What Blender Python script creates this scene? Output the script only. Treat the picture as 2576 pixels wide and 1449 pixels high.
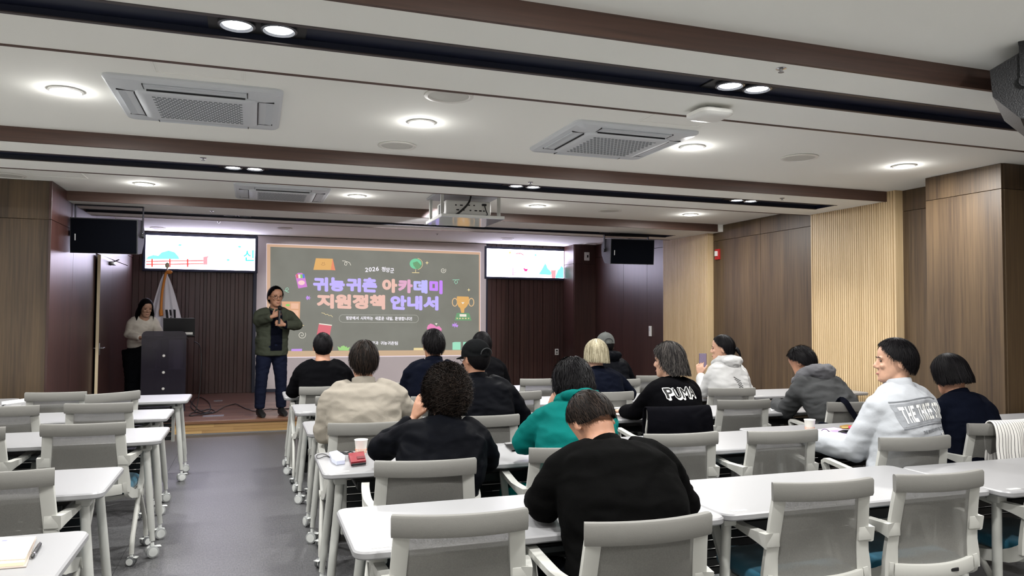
import bpy, bmesh, math, random
from mathutils import Vector, Matrix, noise
from mathutils.bvhtree import BVHTree
random.seed(7)
SC = bpy.context.scene
for o in list(bpy.data.objects): bpy.data.objects.remove(o)
COL = SC.collection
R = math.radians

# ---------------------------------------------------------------- camera, world, exposure
CAM_H = 1.505
F_PX, CX, CY = 1892.05, 1288.0, 724.5           # focal length in pixels of the 2576 x 1449 frame
PITCH, YAW, ROLL = R(2.0947), R(18.9863), R(0.3056)
_s, _c, _sp, _cp = math.sin(YAW), math.cos(YAW), math.sin(PITCH), math.cos(PITCH)
FW = Vector((_s*_cp, _c*_cp, _sp)); _rt = Vector((_c, -_s, 0)); _up = _rt.cross(FW)
RT = _rt*math.cos(ROLL) + _up*math.sin(ROLL); UP = -_rt*math.sin(ROLL) + _up*math.cos(ROLL)
EYE = Vector((0, 0, CAM_H))
cd = bpy.data.cameras.new('camera'); cd.sensor_width = 36; cd.sensor_fit = 'HORIZONTAL'
cd.lens = F_PX/2576*36; cd.clip_start = .05; cd.clip_end = 100
cam = bpy.data.objects.new('camera', cd); COL.objects.link(cam)
cam.matrix_world = Matrix(((RT.x, UP.x, -FW.x, 0), (RT.y, UP.y, -FW.y, 0), (RT.z, UP.z, -FW.z, CAM_H), (0, 0, 0, 1)))
SC.camera = cam
W = bpy.data.worlds.new('world'); SC.world = W; W.use_nodes = True
W.node_tree.nodes['Background'].inputs[0].default_value = (.6, .62, .65, 1)
W.node_tree.nodes['Background'].inputs[1].default_value = .05
SC.view_settings.view_transform = 'Standard'; SC.view_settings.look = 'None'
SC.view_settings.gamma = 1; SC.view_settings.use_curve_mapping = False
SC.view_settings.exposure = EXPOSURE = 0.86
DOWN_W, SPOT_W = 25.0, 8.0                        # watts of one round downlight and of one spot in the dark slots
LED_E, SCREEN_E = 6.8, .60                        # emission of the two LED boards and of the projected slide

# a photo pixel gives a direction; the plane it is met with gives the place
def ray(x, y): return RT*((x-CX)/F_PX) + UP*((CY-y)/F_PX) + FW
def at_z(x, y, z): d = ray(x, y); return EYE + d*((z-CAM_H)/d.z)
def at_y(x, y, Y): d = ray(x, y); return EYE + d*(Y/d.y)
def at_x(x, y, X): d = ray(x, y); return EYE + d*(X/d.x)

# ---------------------------------------------------------------- materials
def lin(c):
    f = lambda v: v/12.92 if v <= .04045 else ((v+.055)/1.055)**2.4
    return tuple(f(v/255) for v in c) + (1,)
MATS = {}
def mat(name, rgb=(200, 200, 200), rough=.5, metal=0, spec=.5, emit=0, ecol=None, bump=None, var=None, sheen=0, coat=0, alpha=1, scale=(1, 1, 1), crease=0):
    """principled material; rgb in sRGB 0-255; bump=(noise scale, strength); var=(noise scale, amount) colour variation"""
    if name in MATS: return MATS[name]
    m = bpy.data.materials.new(name); m.use_nodes = True; MATS[name] = m
    nt = m.node_tree; N = nt.nodes; L = nt.links; b = N['Principled BSDF']
    col = lin(rgb)
    b.inputs['Base Color'].default_value = col; b.inputs['Roughness'].default_value = rough
    b.inputs['Metallic'].default_value = metal; b.inputs['Specular IOR Level'].default_value = spec
    if sheen: b.inputs['Sheen Weight'].default_value = sheen
    if coat: b.inputs['Coat Weight'].default_value = coat; b.inputs['Coat Roughness'].default_value = .1
    if emit:
        b.inputs['Emission Color'].default_value = lin(ecol or rgb); b.inputs['Emission Strength'].default_value = emit
    if bump or var:
        tc = N.new('ShaderNodeTexCoord'); mp = N.new('ShaderNodeMapping'); mp.inputs['Scale'].default_value = scale
        L.new(tc.outputs['Object'], mp.inputs['Vector'])
    if var:
        n = N.new('ShaderNodeTexNoise'); n.inputs['Scale'].default_value = var[0]; n.inputs['Detail'].default_value = 6
        L.new(mp.outputs[0], n.inputs['Vector'])
        mx = N.new('ShaderNodeMix'); mx.data_type = 'RGBA'
        k = var[1]
        mx.inputs[6].default_value = tuple(min(1, v*(1-k)) for v in col[:3])+(1,)
        mx.inputs[7].default_value = tuple(min(1, v*(1+k)) for v in col[:3])+(1,)
        rp = N.new('ShaderNodeMapRange'); rp.inputs[1].default_value = .3; rp.inputs[2].default_value = .7
        L.new(n.outputs['Fac'], rp.inputs[0]); L.new(rp.outputs[0], mx.inputs[0])
        L.new(mx.outputs[2], b.inputs['Base Color'])
    if bump:
        n = N.new('ShaderNodeTexNoise'); n.inputs['Scale'].default_value = bump[0]; n.inputs['Detail'].default_value = 5
        L.new(mp.outputs[0], n.inputs['Vector'])
        bp = N.new('ShaderNodeBump'); bp.inputs['Strength'].default_value = bump[1]; bp.inputs['Distance'].default_value = .01
        L.new(n.outputs['Fac'], bp.inputs['Height']); L.new(bp.outputs[0], b.inputs['Normal'])
        if crease:      # broad soft wrinkles under the weave
            n2 = N.new('ShaderNodeTexNoise'); n2.inputs['Scale'].default_value = 6; n2.inputs['Detail'].default_value = 1.2; n2.inputs['Distortion'].default_value = .9
            mp2 = N.new('ShaderNodeMapping'); mp2.inputs['Scale'].default_value = (.8, .8, 1.5); mp2.inputs['Rotation'].default_value = (.3, .5, 0)
            L.new(tc.outputs['Object'], mp2.inputs[0]); L.new(mp2.outputs[0], n2.inputs['Vector'])
            b2 = N.new('ShaderNodeBump'); b2.inputs['Strength'].default_value = crease; b2.inputs['Distance'].default_value = .05
            L.new(n2.outputs['Fac'], b2.inputs['Height']); L.new(b2.outputs[0], bp.inputs['Normal'])
    return m
def wood(name, a, b_, rough=.45, axis='Z', fine=60, coat=0, spec=.5):
    """wood veneer: streaks drawn out along one axis, between two sRGB tones; each object gets its own offset"""
    if name in MATS: return MATS[name]
    m = bpy.data.materials.new(name); m.use_nodes = True; MATS[name] = m
    nt = m.node_tree; N = nt.nodes; L = nt.links; bs = N['Principled BSDF']
    bs.inputs['Roughness'].default_value = rough; bs.inputs['Specular IOR Level'].default_value = spec
    if coat: bs.inputs['Coat Weight'].default_value = coat; bs.inputs['Coat Roughness'].default_value = .15
    tc = N.new('ShaderNodeTexCoord'); oi = N.new('ShaderNodeObjectInfo')
    ad = N.new('ShaderNodeVectorMath'); ad.operation = 'ADD'
    ml = N.new('ShaderNodeMath'); ml.operation = 'MULTIPLY'; ml.inputs[1].default_value = 37
    L.new(oi.outputs['Random'], ml.inputs[0])
    L.new(tc.outputs['Object'], ad.inputs[0]); L.new(ml.outputs[0], ad.inputs[1])
    def noi(sc, stretch, det):
        mp = N.new('ShaderNodeMapping'); k = {'X': 0, 'Y': 1, 'Z': 2}[axis]
        s = [sc]*3; s[k] = sc*stretch; mp.inputs['Scale'].default_value = s
        L.new(ad.outputs[0], mp.inputs['Vector'])
        n = N.new('ShaderNodeTexNoise'); n.inputs['Scale'].default_value = 1; n.inputs['Detail'].default_value = det
        L.new(mp.outputs[0], n.inputs['Vector']); return n
    n1 = noi(7, .06, 5); n2 = noi(fine, .03, 3)
    mi = N.new('ShaderNodeMath'); mi.operation = 'MULTIPLY_ADD'; mi.inputs[1].default_value = .55
    m2 = N.new('ShaderNodeMath'); m2.operation = 'MULTIPLY'; m2.inputs[1].default_value = .45
    L.new(n2.outputs['Fac'], m2.inputs[0]); L.new(n1.outputs['Fac'], mi.inputs[0]); L.new(m2.outputs[0], mi.inputs[2])
    rp = N.new('ShaderNodeMapRange'); rp.inputs[1].default_value = .34; rp.inputs[2].default_value = .66
    L.new(mi.outputs[0], rp.inputs[0])
    mx = N.new('ShaderNodeMix'); mx.data_type = 'RGBA'; mx.inputs[6].default_value = lin(a); mx.inputs[7].default_value = lin(b_)
    L.new(rp.outputs[0], mx.inputs[0]); L.new(mx.outputs[2], bs.inputs['Base Color'])
    bp = N.new('ShaderNodeBump'); bp.inputs['Strength'].default_value = .12; bp.inputs['Distance'].default_value = .004
    L.new(n2.outputs['Fac'], bp.inputs['Height']); L.new(bp.outputs[0], bs.inputs['Normal'])
    return m
def glow(name, rgb, strength):
    if name in MATS: return MATS[name]
    m = bpy.data.materials.new(name); m.use_nodes = True; MATS[name] = m
    nt = m.node_tree; b = nt.nodes['Principled BSDF']
    b.inputs['Base Color'].default_value = (.02, .02, .02, 1); b.inputs['Roughness'].default_value = .6
    b.inputs['Emission Color'].default_value = lin(rgb); b.inputs['Emission Strength'].default_value = strength
    return m
def mesh_fabric():
    m = bpy.data.materials.new('chair_mesh_fabric'); m.use_nodes = True
    nt = m.node_tree; N = nt.nodes; L = nt.links; b = N['Principled BSDF']
    b.inputs['Base Color'].default_value = lin((118, 117, 113)); b.inputs['Roughness'].default_value = .75
    b.inputs['Specular IOR Level'].default_value = .25
    tr = N.new('ShaderNodeBsdfTransparent'); mx = N.new('ShaderNodeMixShader')
    tc = N.new('ShaderNodeTexCoord'); n = N.new('ShaderNodeTexNoise'); n.inputs['Scale'].default_value = 260
    L.new(tc.outputs['Object'], n.inputs['Vector'])
    rp = N.new('ShaderNodeMapRange'); rp.inputs[1].default_value = .3; rp.inputs[2].default_value = .7
    rp.inputs[3].default_value = .74; rp.inputs[4].default_value = .9
    L.new(n.outputs['Fac'], rp.inputs[0]); L.new(rp.outputs[0], mx.inputs[0])
    L.new(tr.outputs[0], mx.inputs[1]); L.new(b.outputs[0], mx.inputs[2])
    L.new(mx.outputs[0], N['Material Output'].inputs['Surface'])
    MATS['chair_mesh_fabric'] = m; return m
def smoked_acrylic():
    m = bpy.data.materials.new('smoked_acrylic'); m.use_nodes = True
    nt = m.node_tree; N = nt.nodes; L = nt.links; b = N['Principled BSDF']
    b.inputs['Base Color'].default_value = lin((70, 66, 78)); b.inputs['Roughness'].default_value = .12
    tr = N.new('ShaderNodeBsdfTransparent'); tr.inputs[0].default_value = lin((150, 145, 160)); mx = N.new('ShaderNodeMixShader'); mx.inputs[0].default_value = .42
    L.new(tr.outputs[0], mx.inputs[1]); L.new(b.outputs[0], mx.inputs[2]); L.new(mx.outputs[0], N['Material Output'].inputs['Surface'])
    MATS['smoked_acrylic'] = m; return m

# ---------------------------------------------------------------- mesh building
class MB:
    """collects shapes; build() links them as one mesh object"""
    def __init__(s): s.v = []; s.f = []; s.m = []; s.mi = 0
    def add(s, verts, faces):
        k = len(s.v); s.v += [tuple(v) for v in verts]; s.f += [tuple(i+k for i in f) for f in faces]; s.m += [s.mi]*len(faces); return s
    def box(s, c, d, rot=None):
        hx, hy, hz = d[0]/2, d[1]/2, d[2]/2
        vs = [Vector((x*hx, y*hy, z*hz)) for z in (-1, 1) for y in (-1, 1) for x in (-1, 1)]
        if rot: vs = [rot @ v for v in vs]
        c = Vector(c)
        return s.add([c+v for v in vs], [(0, 2, 3, 1), (4, 5, 7, 6), (0, 1, 5, 4), (2, 6, 7, 3), (0, 4, 6, 2), (1, 3, 7, 5)])
    def span(s, x0, x1, y0, y1, z0, z1): return s.box(((x0+x1)/2, (y0+y1)/2, (z0+z1)/2), (abs(x1-x0), abs(y1-y0), abs(z1-z0)))
    def rbox(s, c, d, r=.01, seg=2, rot=None):
        bm = bmesh.new(); bmesh.ops.create_cube(bm, size=1)
        for v in bm.verts: v.co = Vector((v.co.x*d[0], v.co.y*d[1], v.co.z*d[2]))
        bmesh.ops.bevel(bm, geom=bm.edges[:], offset=r, segments=seg, affect='EDGES', profile=.5)
        bm.verts.index_update(); c = Vector(c)
        s.add([c+(rot @ v.co if rot else v.co) for v in bm.verts], [[v.index for v in f.verts] for f in bm.faces]); bm.free(); return s
    def loft(s, rings, cap=True, closed=True):
        n = len(rings[0]); vs = [v for r in rings for v in r]; fs = []
        for i in range(len(rings)-1):
            for j in range(n if closed else n-1):
                a = i*n+j; b = i*n+(j+1) % n; fs.append((a, b, b+n, a+n))
        if cap: fs.append(tuple(range(n-1, -1, -1))); fs.append(tuple(range((len(rings)-1)*n, len(rings)*n)))
        return s.add(vs, fs)
    def tube(s, pts, rad, seg=10, cap=True, up=None, flat=1.0):
        """round (or flattened) tube through points; rad a number or one per point"""
        pts = [Vector(p) for p in pts]; n = len(pts)
        if not hasattr(rad, '__len__'): rad = [rad]*n
        rings = []; prev = None
        for i, p in enumerate(pts):
            t = (pts[min(i+1, n-1)]-pts[max(i-1, 0)]).normalized()
            if prev is None:
                a = Vector(up) if up else (Vector((0, 0, 1)) if abs(t.z) < .9 else Vector((0, 1, 0)))
            else: a = prev
            a = (a - t*a.dot(t)).normalized(); prev = a; b = t.cross(a)
            r = rad[i]; ra, rb = (r if hasattr(r, '__len__') else (r, r*flat))
            rings.append([p + a*(rb*math.sin(2*math.pi*k/seg)) + b*(ra*math.cos(2*math.pi*k/seg)) for k in range(seg)])
        return s.loft(rings, cap)
    def sweep(s, prof, pts, up=(0, 0, 1), cap=True, scale=None):
        """sweep a 2D profile (side, up) along points"""
        pts = [Vector(p) for p in pts]; n = len(pts); rings = []
        for i, p in enumerate(pts):
            t = (pts[min(i+1, n-1)]-pts[max(i-1, 0)]).normalized(); u = Vector(up); u = (u-t*u.dot(t)).normalized(); b = t.cross(u)
            k = scale[i] if scale else (1, 1)
            rings.append([p+b*(q[0]*k[0])+u*(q[1]*k[1]) for q in prof])
        return s.loft(rings, cap)
    def lathe(s, prof, c=(0, 0, 0), seg=20, axis=None):
        """turn (radius, height) profile about z"""
        c = Vector(c); rings = []
        for r, z in prof:
            ring = [Vector((r*math.cos(2*math.pi*k/seg), r*math.sin(2*math.pi*k/seg), z)) for k in range(seg)]
            if axis: ring = [axis @ v for v in ring]
            rings.append([c+v for v in ring])
        return s.loft(rings, True)
    def cyl(s, p0, p1, r0, r1=None, seg=14): return s.tube([p0, p1], [r0, r0 if r1 is None else r1], seg)
    def prism(s, poly, off):
        """polygon of 3D points pushed along a vector"""
        poly = [Vector(p) for p in poly]; off = Vector(off); n = len(poly)
        return s.add(poly+[p+off for p in poly], [tuple(range(n-1, -1, -1)), tuple(range(n, 2*n))]+[(i, (i+1) % n, n+(i+1) % n, n+i) for i in range(n)])
    def ell(s, c, r, seg=14, rings=9, rot=None):
        c = Vector(c); rr = []
        for i in range(rings):
            a = math.pi*(i+.35)/(rings-.3); z = -math.cos(a); q = math.sin(a)
            ring = [Vector((r[0]*q*math.cos(2*math.pi*k/seg), r[1]*q*math.sin(2*math.pi*k/seg), r[2]*z)) for k in range(seg)]
            rr.append([c+(rot @ v if rot else v) for v in ring])
        return s.loft(rr, True)
    def mesh(s, name, mats, smooth=False, fix=True):
        me = bpy.data.meshes.new(name); me.from_pydata(s.v, [], s.f)
        if not isinstance(mats, (list, tuple)): mats = [mats]
        for m in mats: me.materials.append(m)
        if len(mats) > 1: me.polygons.foreach_set('material_index', s.m)
        if fix:
            bm = bmesh.new(); bm.from_mesh(me); bmesh.ops.recalc_face_normals(bm, faces=bm.faces[:]); bm.to_mesh(me); bm.free()
        if smooth:
            me.polygons.foreach_set('use_smooth', [True]*len(me.polygons))
            if smooth is not True: me.set_sharp_from_angle(angle=R(smooth))
        me.update(); return me
    def build(s, name, mats, parent=None, smooth=False, loc=None, rz=0):
        return link(name, s.mesh(name, mats, smooth), parent, loc, rz)
def link(name, me, parent=None, loc=None, rz=0):
    o = bpy.data.objects.new(name, me); COL.objects.link(o)
    if parent: o.parent = parent
    if loc is not None: o.location = loc
    if rz: o.rotation_euler.z = rz
    return o
def empty(name, loc=(0, 0, 0), rz=0):
    o = bpy.data.objects.new(name, None); COL.objects.link(o); o.location = loc; o.rotation_euler.z = rz
    o.empty_display_size = .1; return o
def tag(o, label, cat, group=None):
    o['label'] = label; o['category'] = cat
    if group: o['group'] = group
    return o
def struct(o, label=None):
    o['kind'] = 'structure'
    if label: o['label'] = label
    return o
def copy_tree(o, parent=None):
    c = o.copy(); COL.objects.link(c); c.parent = parent
    for ch in list(o.children): copy_tree(ch, c)
    return c
def rounded_rect(w, d, r, n=5, corners=(1, 1, 1, 1)):
    pts = []
    for k, (sx, sy, a0) in enumerate(((1, 1, 0), (-1, 1, 90), (-1, -1, 180), (1, -1, 270))):
        rr = r*corners[k]
        if rr <= 0: pts.append((sx*w/2, sy*d/2)); continue
        for i in range(n+1):
            a = R(a0+90*i/n); pts.append((sx*(w/2-rr)+rr*math.cos(a), sy*(d/2-rr)+rr*math.sin(a)))
    return pts
def bez(p, n=8):
    """smooth curve (Catmull-Rom) through points"""
    p = [Vector(q) for q in p]; out = []
    for i in range(len(p)-1):
        a, b, c, d = p[max(i-1, 0)], p[i], p[i+1], p[min(i+2, len(p)-1)]
        for k in range(n):
            t = k/n; out.append(.5*((2*b)+(c-a)*t+(2*a-5*b+4*c-d)*t*t+(3*b-3*c+d-a)*t**3))
    out.append(p[-1]); return out
TMP = bpy.data.scenes.new('scratch')
def bake(me, mods):
    """evaluate modifiers on a mesh in a scratch scene and return the result"""
    o = bpy.data.objects.new('scratch', me); TMP.collection.objects.link(o)
    for typ, kw in mods:
        m = o.modifiers.new(typ, typ)
        for k, v in kw.items(): setattr(m, k, v)
    vl = TMP.view_layers[0]; vl.update(); dg = vl.depsgraph
    ev = o.evaluated_get(dg); r = bpy.data.meshes.new_from_object(ev, depsgraph=dg)
    bpy.data.objects.remove(o); return r
def text_mesh(body, extr=0, bold=0):
    c = bpy.data.curves.new('lettering', 'FONT'); c.body = body; c.offset = bold; c.extrude = extr; c.resolution_u = 4
    c.fill_mode = 'FRONT' if not extr else 'FULL'
    o = bpy.data.objects.new('scratch', c); TMP.collection.objects.link(o)
    vl = TMP.view_layers[0]; vl.update(); dg = vl.depsgraph
    me = bpy.data.meshes.new_from_object(o.evaluated_get(dg), depsgraph=dg)
    bpy.data.objects.remove(o); bpy.data.curves.remove(c); return me

# ---------------------------------------------------------------- common materials
M_CEIL = mat('ceiling_paint', (243, 243, 237), .9, bump=(180, .05))
M_WALNUT = wood('walnut_veneer', (57, 44, 32), (93, 75, 53), .5)
M_MAHOG = wood('red_brown_veneer', (50, 30, 28), (72, 46, 41), .38)
M_OAK = wood('light_oak', (184, 158, 118), (210, 186, 148), .5, fine=90)
M_BEAM = wood('dark_beam_veneer', (66, 47, 40), (88, 64, 54), .5, axis='X')
M_BLACK = mat('black_plastic', (18, 18, 21), .45)
M_NAVY = mat('slot_black', (12, 19, 42), .5)
M_LIP = mat('slot_lip', (62, 54, 54), .5)
M_WHITE = mat('white_plastic', (232, 232, 228), .4)
M_CHROME = mat('chrome', (215, 215, 218), .2, 1)
M_STEEL = mat('brushed_steel', (160, 160, 162), .35, 1)
M_GREYP = mat('pale_grey_plastic', (206, 210, 214), .45)
M_LAMP = glow('lamp_diffuser', (255, 252, 246), 14)
M_SPOTL = glow('spot_lens', (255, 255, 252), 24)
M_DARKGLASS = mat('dark_lens', (40, 42, 52), .1, coat=.5)

def vinyl():
    m = bpy.data.materials.new('grey_vinyl'); m.use_nodes = True
    nt = m.node_tree; N = nt.nodes; L = nt.links; b = N['Principled BSDF']
    tc = N.new('ShaderNodeTexCoord'); mp = N.new('ShaderNodeMapping'); mp.inputs['Scale'].default_value = (1, .3, 1)
    L.new(tc.outputs['Object'], mp.inputs[0])
    n = N.new('ShaderNodeTexNoise'); n.inputs['Scale'].default_value = 120; n.inputs['Detail'].default_value = 8
    n3 = N.new('ShaderNodeTexNoise'); n3.inputs['Scale'].default_value = 260; n3.inputs['Detail'].default_value = 3
    L.new(mp.outputs[0], n.inputs[0]); L.new(tc.outputs['Object'], n3.inputs[0])
    mm = N.new('ShaderNodeMath'); mm.operation = 'ADD'; L.new(n.outputs['Fac'], mm.inputs[0]); L.new(n3.outputs['Fac'], mm.inputs[1])
    rp = N.new('ShaderNodeMapRange'); rp.inputs[1].default_value = .75; rp.inputs[2].default_value = 1.25; L.new(mm.outputs[0], rp.inputs[0])
    mx = N.new('ShaderNodeMix'); mx.data_type = 'RGBA'; mx.inputs[6].default_value = lin((50, 50, 52)); mx.inputs[7].default_value = lin((92, 92, 93))
    L.new(rp.outputs[0], mx.inputs[0]); L.new(mx.outputs[2], b.inputs['Base Color'])
    b.inputs['Roughness'].default_value = .42; b.inputs['Specular IOR Level'].default_value = .45
    bp = N.new('ShaderNodeBump'); bp.inputs['Strength'].default_value = .15; bp.inputs['Distance'].default_value = .003
    L.new(mm.outputs[0], bp.inputs['Height']); L.new(bp.outputs[0], b.inputs['Normal'])
    return m
M_VINYL = vinyl()

# ---------------------------------------------------------------- room dimensions
H_HI, H_LO, H_ST = 2.80, 2.70, 2.87        # main ceiling, dropped soffits, ceiling over the stage
XL, XR, YB = -4.4, 6.25, -1.1              # left wall, right wall, wall behind the camera
Y_ST, Z_ST, Y_BK = 10.2, .165, 13.7        # stage edge, stage height, stage back wall
X_SL = -1.88                               # left side wall of the stage
Y_LF = 8.42                                # wall panel facing the room at far left

fl = struct(MB().span(XL-.1, XR+.2, YB-.1, Y_ST+.05, -.12, -.004).build('floor', mat('floor_screed', (48, 48, 50), .8)), 'dark grey vinyl sheet floor')
x = XL
while x < XR:
    MB().span(x+.001, min(x+1.83, XR+.1)-.001, YB, Y_ST, -.003, 0).build('vinyl_sheet', M_VINYL, fl); x += 1.83

# stage: planks, dark nosing, light riser boards
st = struct(MB().span(X_SL-.05, XR+.1, Y_ST+.03, Y_BK+.1, 0, Z_ST-.022).build('stage', mat('stage_carcass', (60, 45, 38), .8)), 'low wooden stage across the front of the room')
PLANKS = [wood('stage_plank_%d' % i, a, b, .28, axis='X', fine=50, coat=.2) for i, (a, b) in enumerate((((104, 70, 58), (128, 90, 74)), ((88, 58, 50), (112, 76, 64)), ((120, 84, 70), (140, 102, 86))))]
pm = [MB().span(-.45, .45, -.05+.0015, .05-.0015, -.02, 0).mesh('plank', p) for p in PLANKS]
rnd = random.Random(3)
y = Y_ST+.08; row = 0
while y < Y_BK-.05:
    x = X_SL+.45 - (row % 3)*.3; 
    for k in range(10):
        if row < 18 and x < XR-.3:
            link('plank', rnd.choice(pm), st, (x, y+.05, Z_ST))
        x += .9
    y += .1; row += 1
MB().span(X_SL, XR, Y_ST+1.88, Y_BK, Z_ST-.02, Z_ST-.001).build('rear_planking', PLANKS[1], st)
MB().rbox(((X_SL+XR)/2, Y_ST+.035, Z_ST-.018), (XR-X_SL, .09, .038), .006).build('stage_nosing', wood('nosing_veneer', (92, 62, 44), (118, 82, 58), .4, axis='X'), st)
RIS = [wood('riser_board_%d' % i, a, b, .5, axis='X', fine=50) for i, (a, b) in enumerate((((150, 118, 70), (182, 148, 96)), ((132, 100, 58), (164, 130, 84)), ((168, 134, 84), (196, 162, 108))))]
rm = {h: [MB().span(-.3, .3, -.012, .012, -h/2+.0006, h/2-.0006).mesh('riser_board', p) for p in RIS] for h in (.042,)}
for r_ in range(3):
    x = X_SL+.1-(r_*.23)
    while x < XR-.2:
        link('riser_board', rnd.choice(rm[.042]), st, (x+.3, Y_ST+.018, .021+r_*.0425)); x += .6
MB().span(X_SL, XR, Y_ST-.006, Y_ST+.006, 0, .012).build('floor_strip', M_STEEL, st)

# ---------------------------------------------------------------- ceiling
ce = struct(MB().span(XL-.1, XR+.2, YB-.1, 10.31, H_HI, H_HI+.1).build('ceiling', M_CEIL), 'off-white plasterboard ceiling')
struct(MB().span(X_SL-.1, XR+.2, 10.30, Y_BK+.2, H_ST, H_ST+.08).build('ceiling_stage', M_CEIL), 'off-white ceiling over the stage')
SOFF = [(-.55, .55, -.14, .12), (2.87, 3.88, 3.185, 3.455), (6.03, 7.20, 6.43, 6.76), (9.01, 10.31, 9.68, 9.98)]   # front, back, slot front, slot back
X_SLOT0, X_SLOT1 = XL+.3, 5.88
for i, (y0, y1, a, b) in enumerate(SOFF):
    m = MB()
    m.span(XL, XR, y0+.02, a, H_LO, H_HI); m.span(XL, XR, b, y1-.02, H_LO, H_HI)
    m.span(X_SLOT1, XR, a, b, H_LO, H_HI); m.span(XL, X_SLOT0, a, b, H_LO, H_HI)
    s_ = struct(m.build('ceiling_soffit', M_CEIL), 'dropped white ceiling band with a dark lighting slot')
    lo = 2.752 if i == 1 else H_LO
    MB().span(XL, XR-.1, y0, y0+.022, H_LO-.004, H_HI).build('fascia_board', M_BEAM, s_)
    MB().span(XL, XR-.1, y1-.024, y1, H_LO-.004, H_HI+(.08 if i == 3 else 0)).build('trim_board', M_BEAM, s_)
    MB().span(X_SLOT0, X_SLOT1, a, b, H_LO+.035, H_LO+.043).build('slot_back', M_NAVY, s_)
    m = MB(); m.span(X_SLOT0, X_SLOT1, a, a+.004, H_LO, H_HI-.006); m.span(X_SLOT0, X_SLOT1, b-.004, b, H_LO, H_HI-.006)
    m.span(X_SLOT0, X_SLOT0+.004, a, b, H_LO, H_HI-.006); m.span(X_SLOT1-.004, X_SLOT1, a, b, H_LO, H_HI-.006); m.build('slot_side', M_NAVY, s_)
    m = MB(); m.span(X_SLOT0, X_SLOT1, a-.002, a+.022, H_LO-.003, H_LO+.002); m.span(X_SLOT0, X_SLOT1, b-.022, b+.002, H_LO-.003, H_LO+.002); m.build('slot_lip', M_LIP, s_)

# ---------------------------------------------------------------- lamps
def lamp_data(name, watts, size, spread=180, col=(1, .985, .96)):
    l = bpy.data.lights.new(name, 'AREA'); l.shape = 'DISK'; l.size = size; l.energy = watts; l.color = col; l.spread = R(spread); return l
L_DOWN = lamp_data('downlight_lamp', DOWN_W, .15); L_SPOT = lamp_data('spot_lamp', SPOT_W, .07, 120, (1, 1, .97))
L_HALO = bpy.data.lights.new('downlight_halo_fill', 'POINT'); L_HALO.energy = DOWN_W*.075; L_HALO.shadow_soft_size = .03; L_HALO.color = (1, .985, .96)  # added point lamp below each downlight, brightens the ceiling round it as a halo
dl_ring = MB().lathe([(.086, 0), (.094, -.002), (.094, -.007), (.082, -.012), (.078, -.008), (.078, 0)], seg=28).mesh('bezel', M_WHITE, 40)
dl_lens = MB().lathe([(.079, -.001), (.079, -.010), (.06, -.0145), (.03, -.017), (.004, -.018)], seg=28).mesh('diffuser', M_LAMP, 40)
def downlight(x, y, label, z=H_HI, on=True):
    t = tag(empty('ceiling_downlight', (x, y, z)), label, 'downlight', 'round LED downlights in the ceiling')
    link('bezel', dl_ring, t); link('diffuser', dl_lens, t)
    lo = bpy.data.objects.new('lamp', L_DOWN); COL.objects.link(lo); lo.parent = t; lo.location = (0, 0, -.024)
    lo = bpy.data.objects.new('halo_fill', L_HALO); COL.objects.link(lo); lo.parent = t; lo.location = (0, 0, -.045)
DLX = [-1.05, 1.05, 3.15, 5.23]
for y, lab in ((4.94, ('lit round downlight left of the large left air conditioner', 'lit round downlight between the two large air conditioners', 'lit round downlight beside the right corner of the right air conditioner', 'lit round downlight beside the wood-clad pillar')),
               (8.25, ('lit round downlight left of the small far air conditioner', 'lit round downlight between far air conditioner and projector', 'lit round downlight just right of the projector', 'lit round downlight in front of the far dark wall panels'))):
    for x, l_ in zip(DLX, lab): downlight(x, y, l_)
for y in (1.64,):
    for x, l_ in zip([-3.15]+DLX, ('far left', 'left', 'middle', 'right', 'far right')): downlight(x, y, 'lit round downlight in the ceiling over the viewer, '+l_)
for y in (4.94,): downlight(-3.15, y, 'lit round downlight over the far left tables')

sp_plate = MB().rbox((0, 0, -.002), (.40, .215, .012), .003).mesh('mounting_plate', M_BLACK)
sp_ring = MB().lathe([(.062, -.006), (.074, -.010), (.076, -.022), (.066, -.026), (.060, -.016), (.052, -.012)], seg=24).mesh('lamp_ring', mat('lamp_ring_grey', (110, 112, 118), .3, .8), 40)
sp_lens = MB().lathe([(.056, -.011), (.056, -.017), (.03, -.022), (.004, -.024)], seg=24).mesh('lens', M_SPOTL, 40)
sp_off = MB().lathe([(.056, -.011), (.056, -.015), (.03, -.012), (.004, -.010)], seg=24).mesh('lens', M_DARKGLASS, 40)
def twin_spot(x, y, label, on=True):
    t = tag(empty('twin_spotlight', (x, y, H_LO+.034)), label, 'spotlight', 'twin spotlights in the dark ceiling slots')
    link('mounting_plate', sp_plate, t)
    for s_ in (-.085, .085):
        r_ = link('lamp_ring', sp_ring, t, (s_, 0, 0)); link('lens', sp_lens if on else sp_off, r_)
        if on:
            lo = bpy.data.objects.new('lamp', L_SPOT); COL.objects.link(lo); lo.parent = t; lo.location = (s_, 0, -.032)
for x, l_ in ((0, 'lit twin spotlight in the nearest slot, above the left air conditioner'), (2.43, 'lit twin spotlight in the nearest slot beside the white wireless box')): twin_spot(x, 3.32, l_)
for x, l_ in ((-.09, 'lit twin spotlight in the middle slot above the far air conditioner'), (2.39, 'lit twin spotlight in the middle slot above the projector'), (4.82, 'lit twin spotlight in the middle slot near its right end')): twin_spot(x, 6.595, l_)
for x, l_ in ((-.2, 'unlit twin spotlight in the far slot above the left LED board'), (2.3, 'unlit twin spotlight in the far slot behind the projector tray'), (4.88, 'unlit twin spotlight in the far slot above the right loudspeaker')): twin_spot(x, 9.83, l_, False)
for x, l_ in ((-2.4, 'far left'), (0, 'straight above'), (2.4, 'to the right'), (4.85, 'far right')): twin_spot(x, -.01, 'lit twin spotlight in the slot over the viewer, '+l_)
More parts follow.
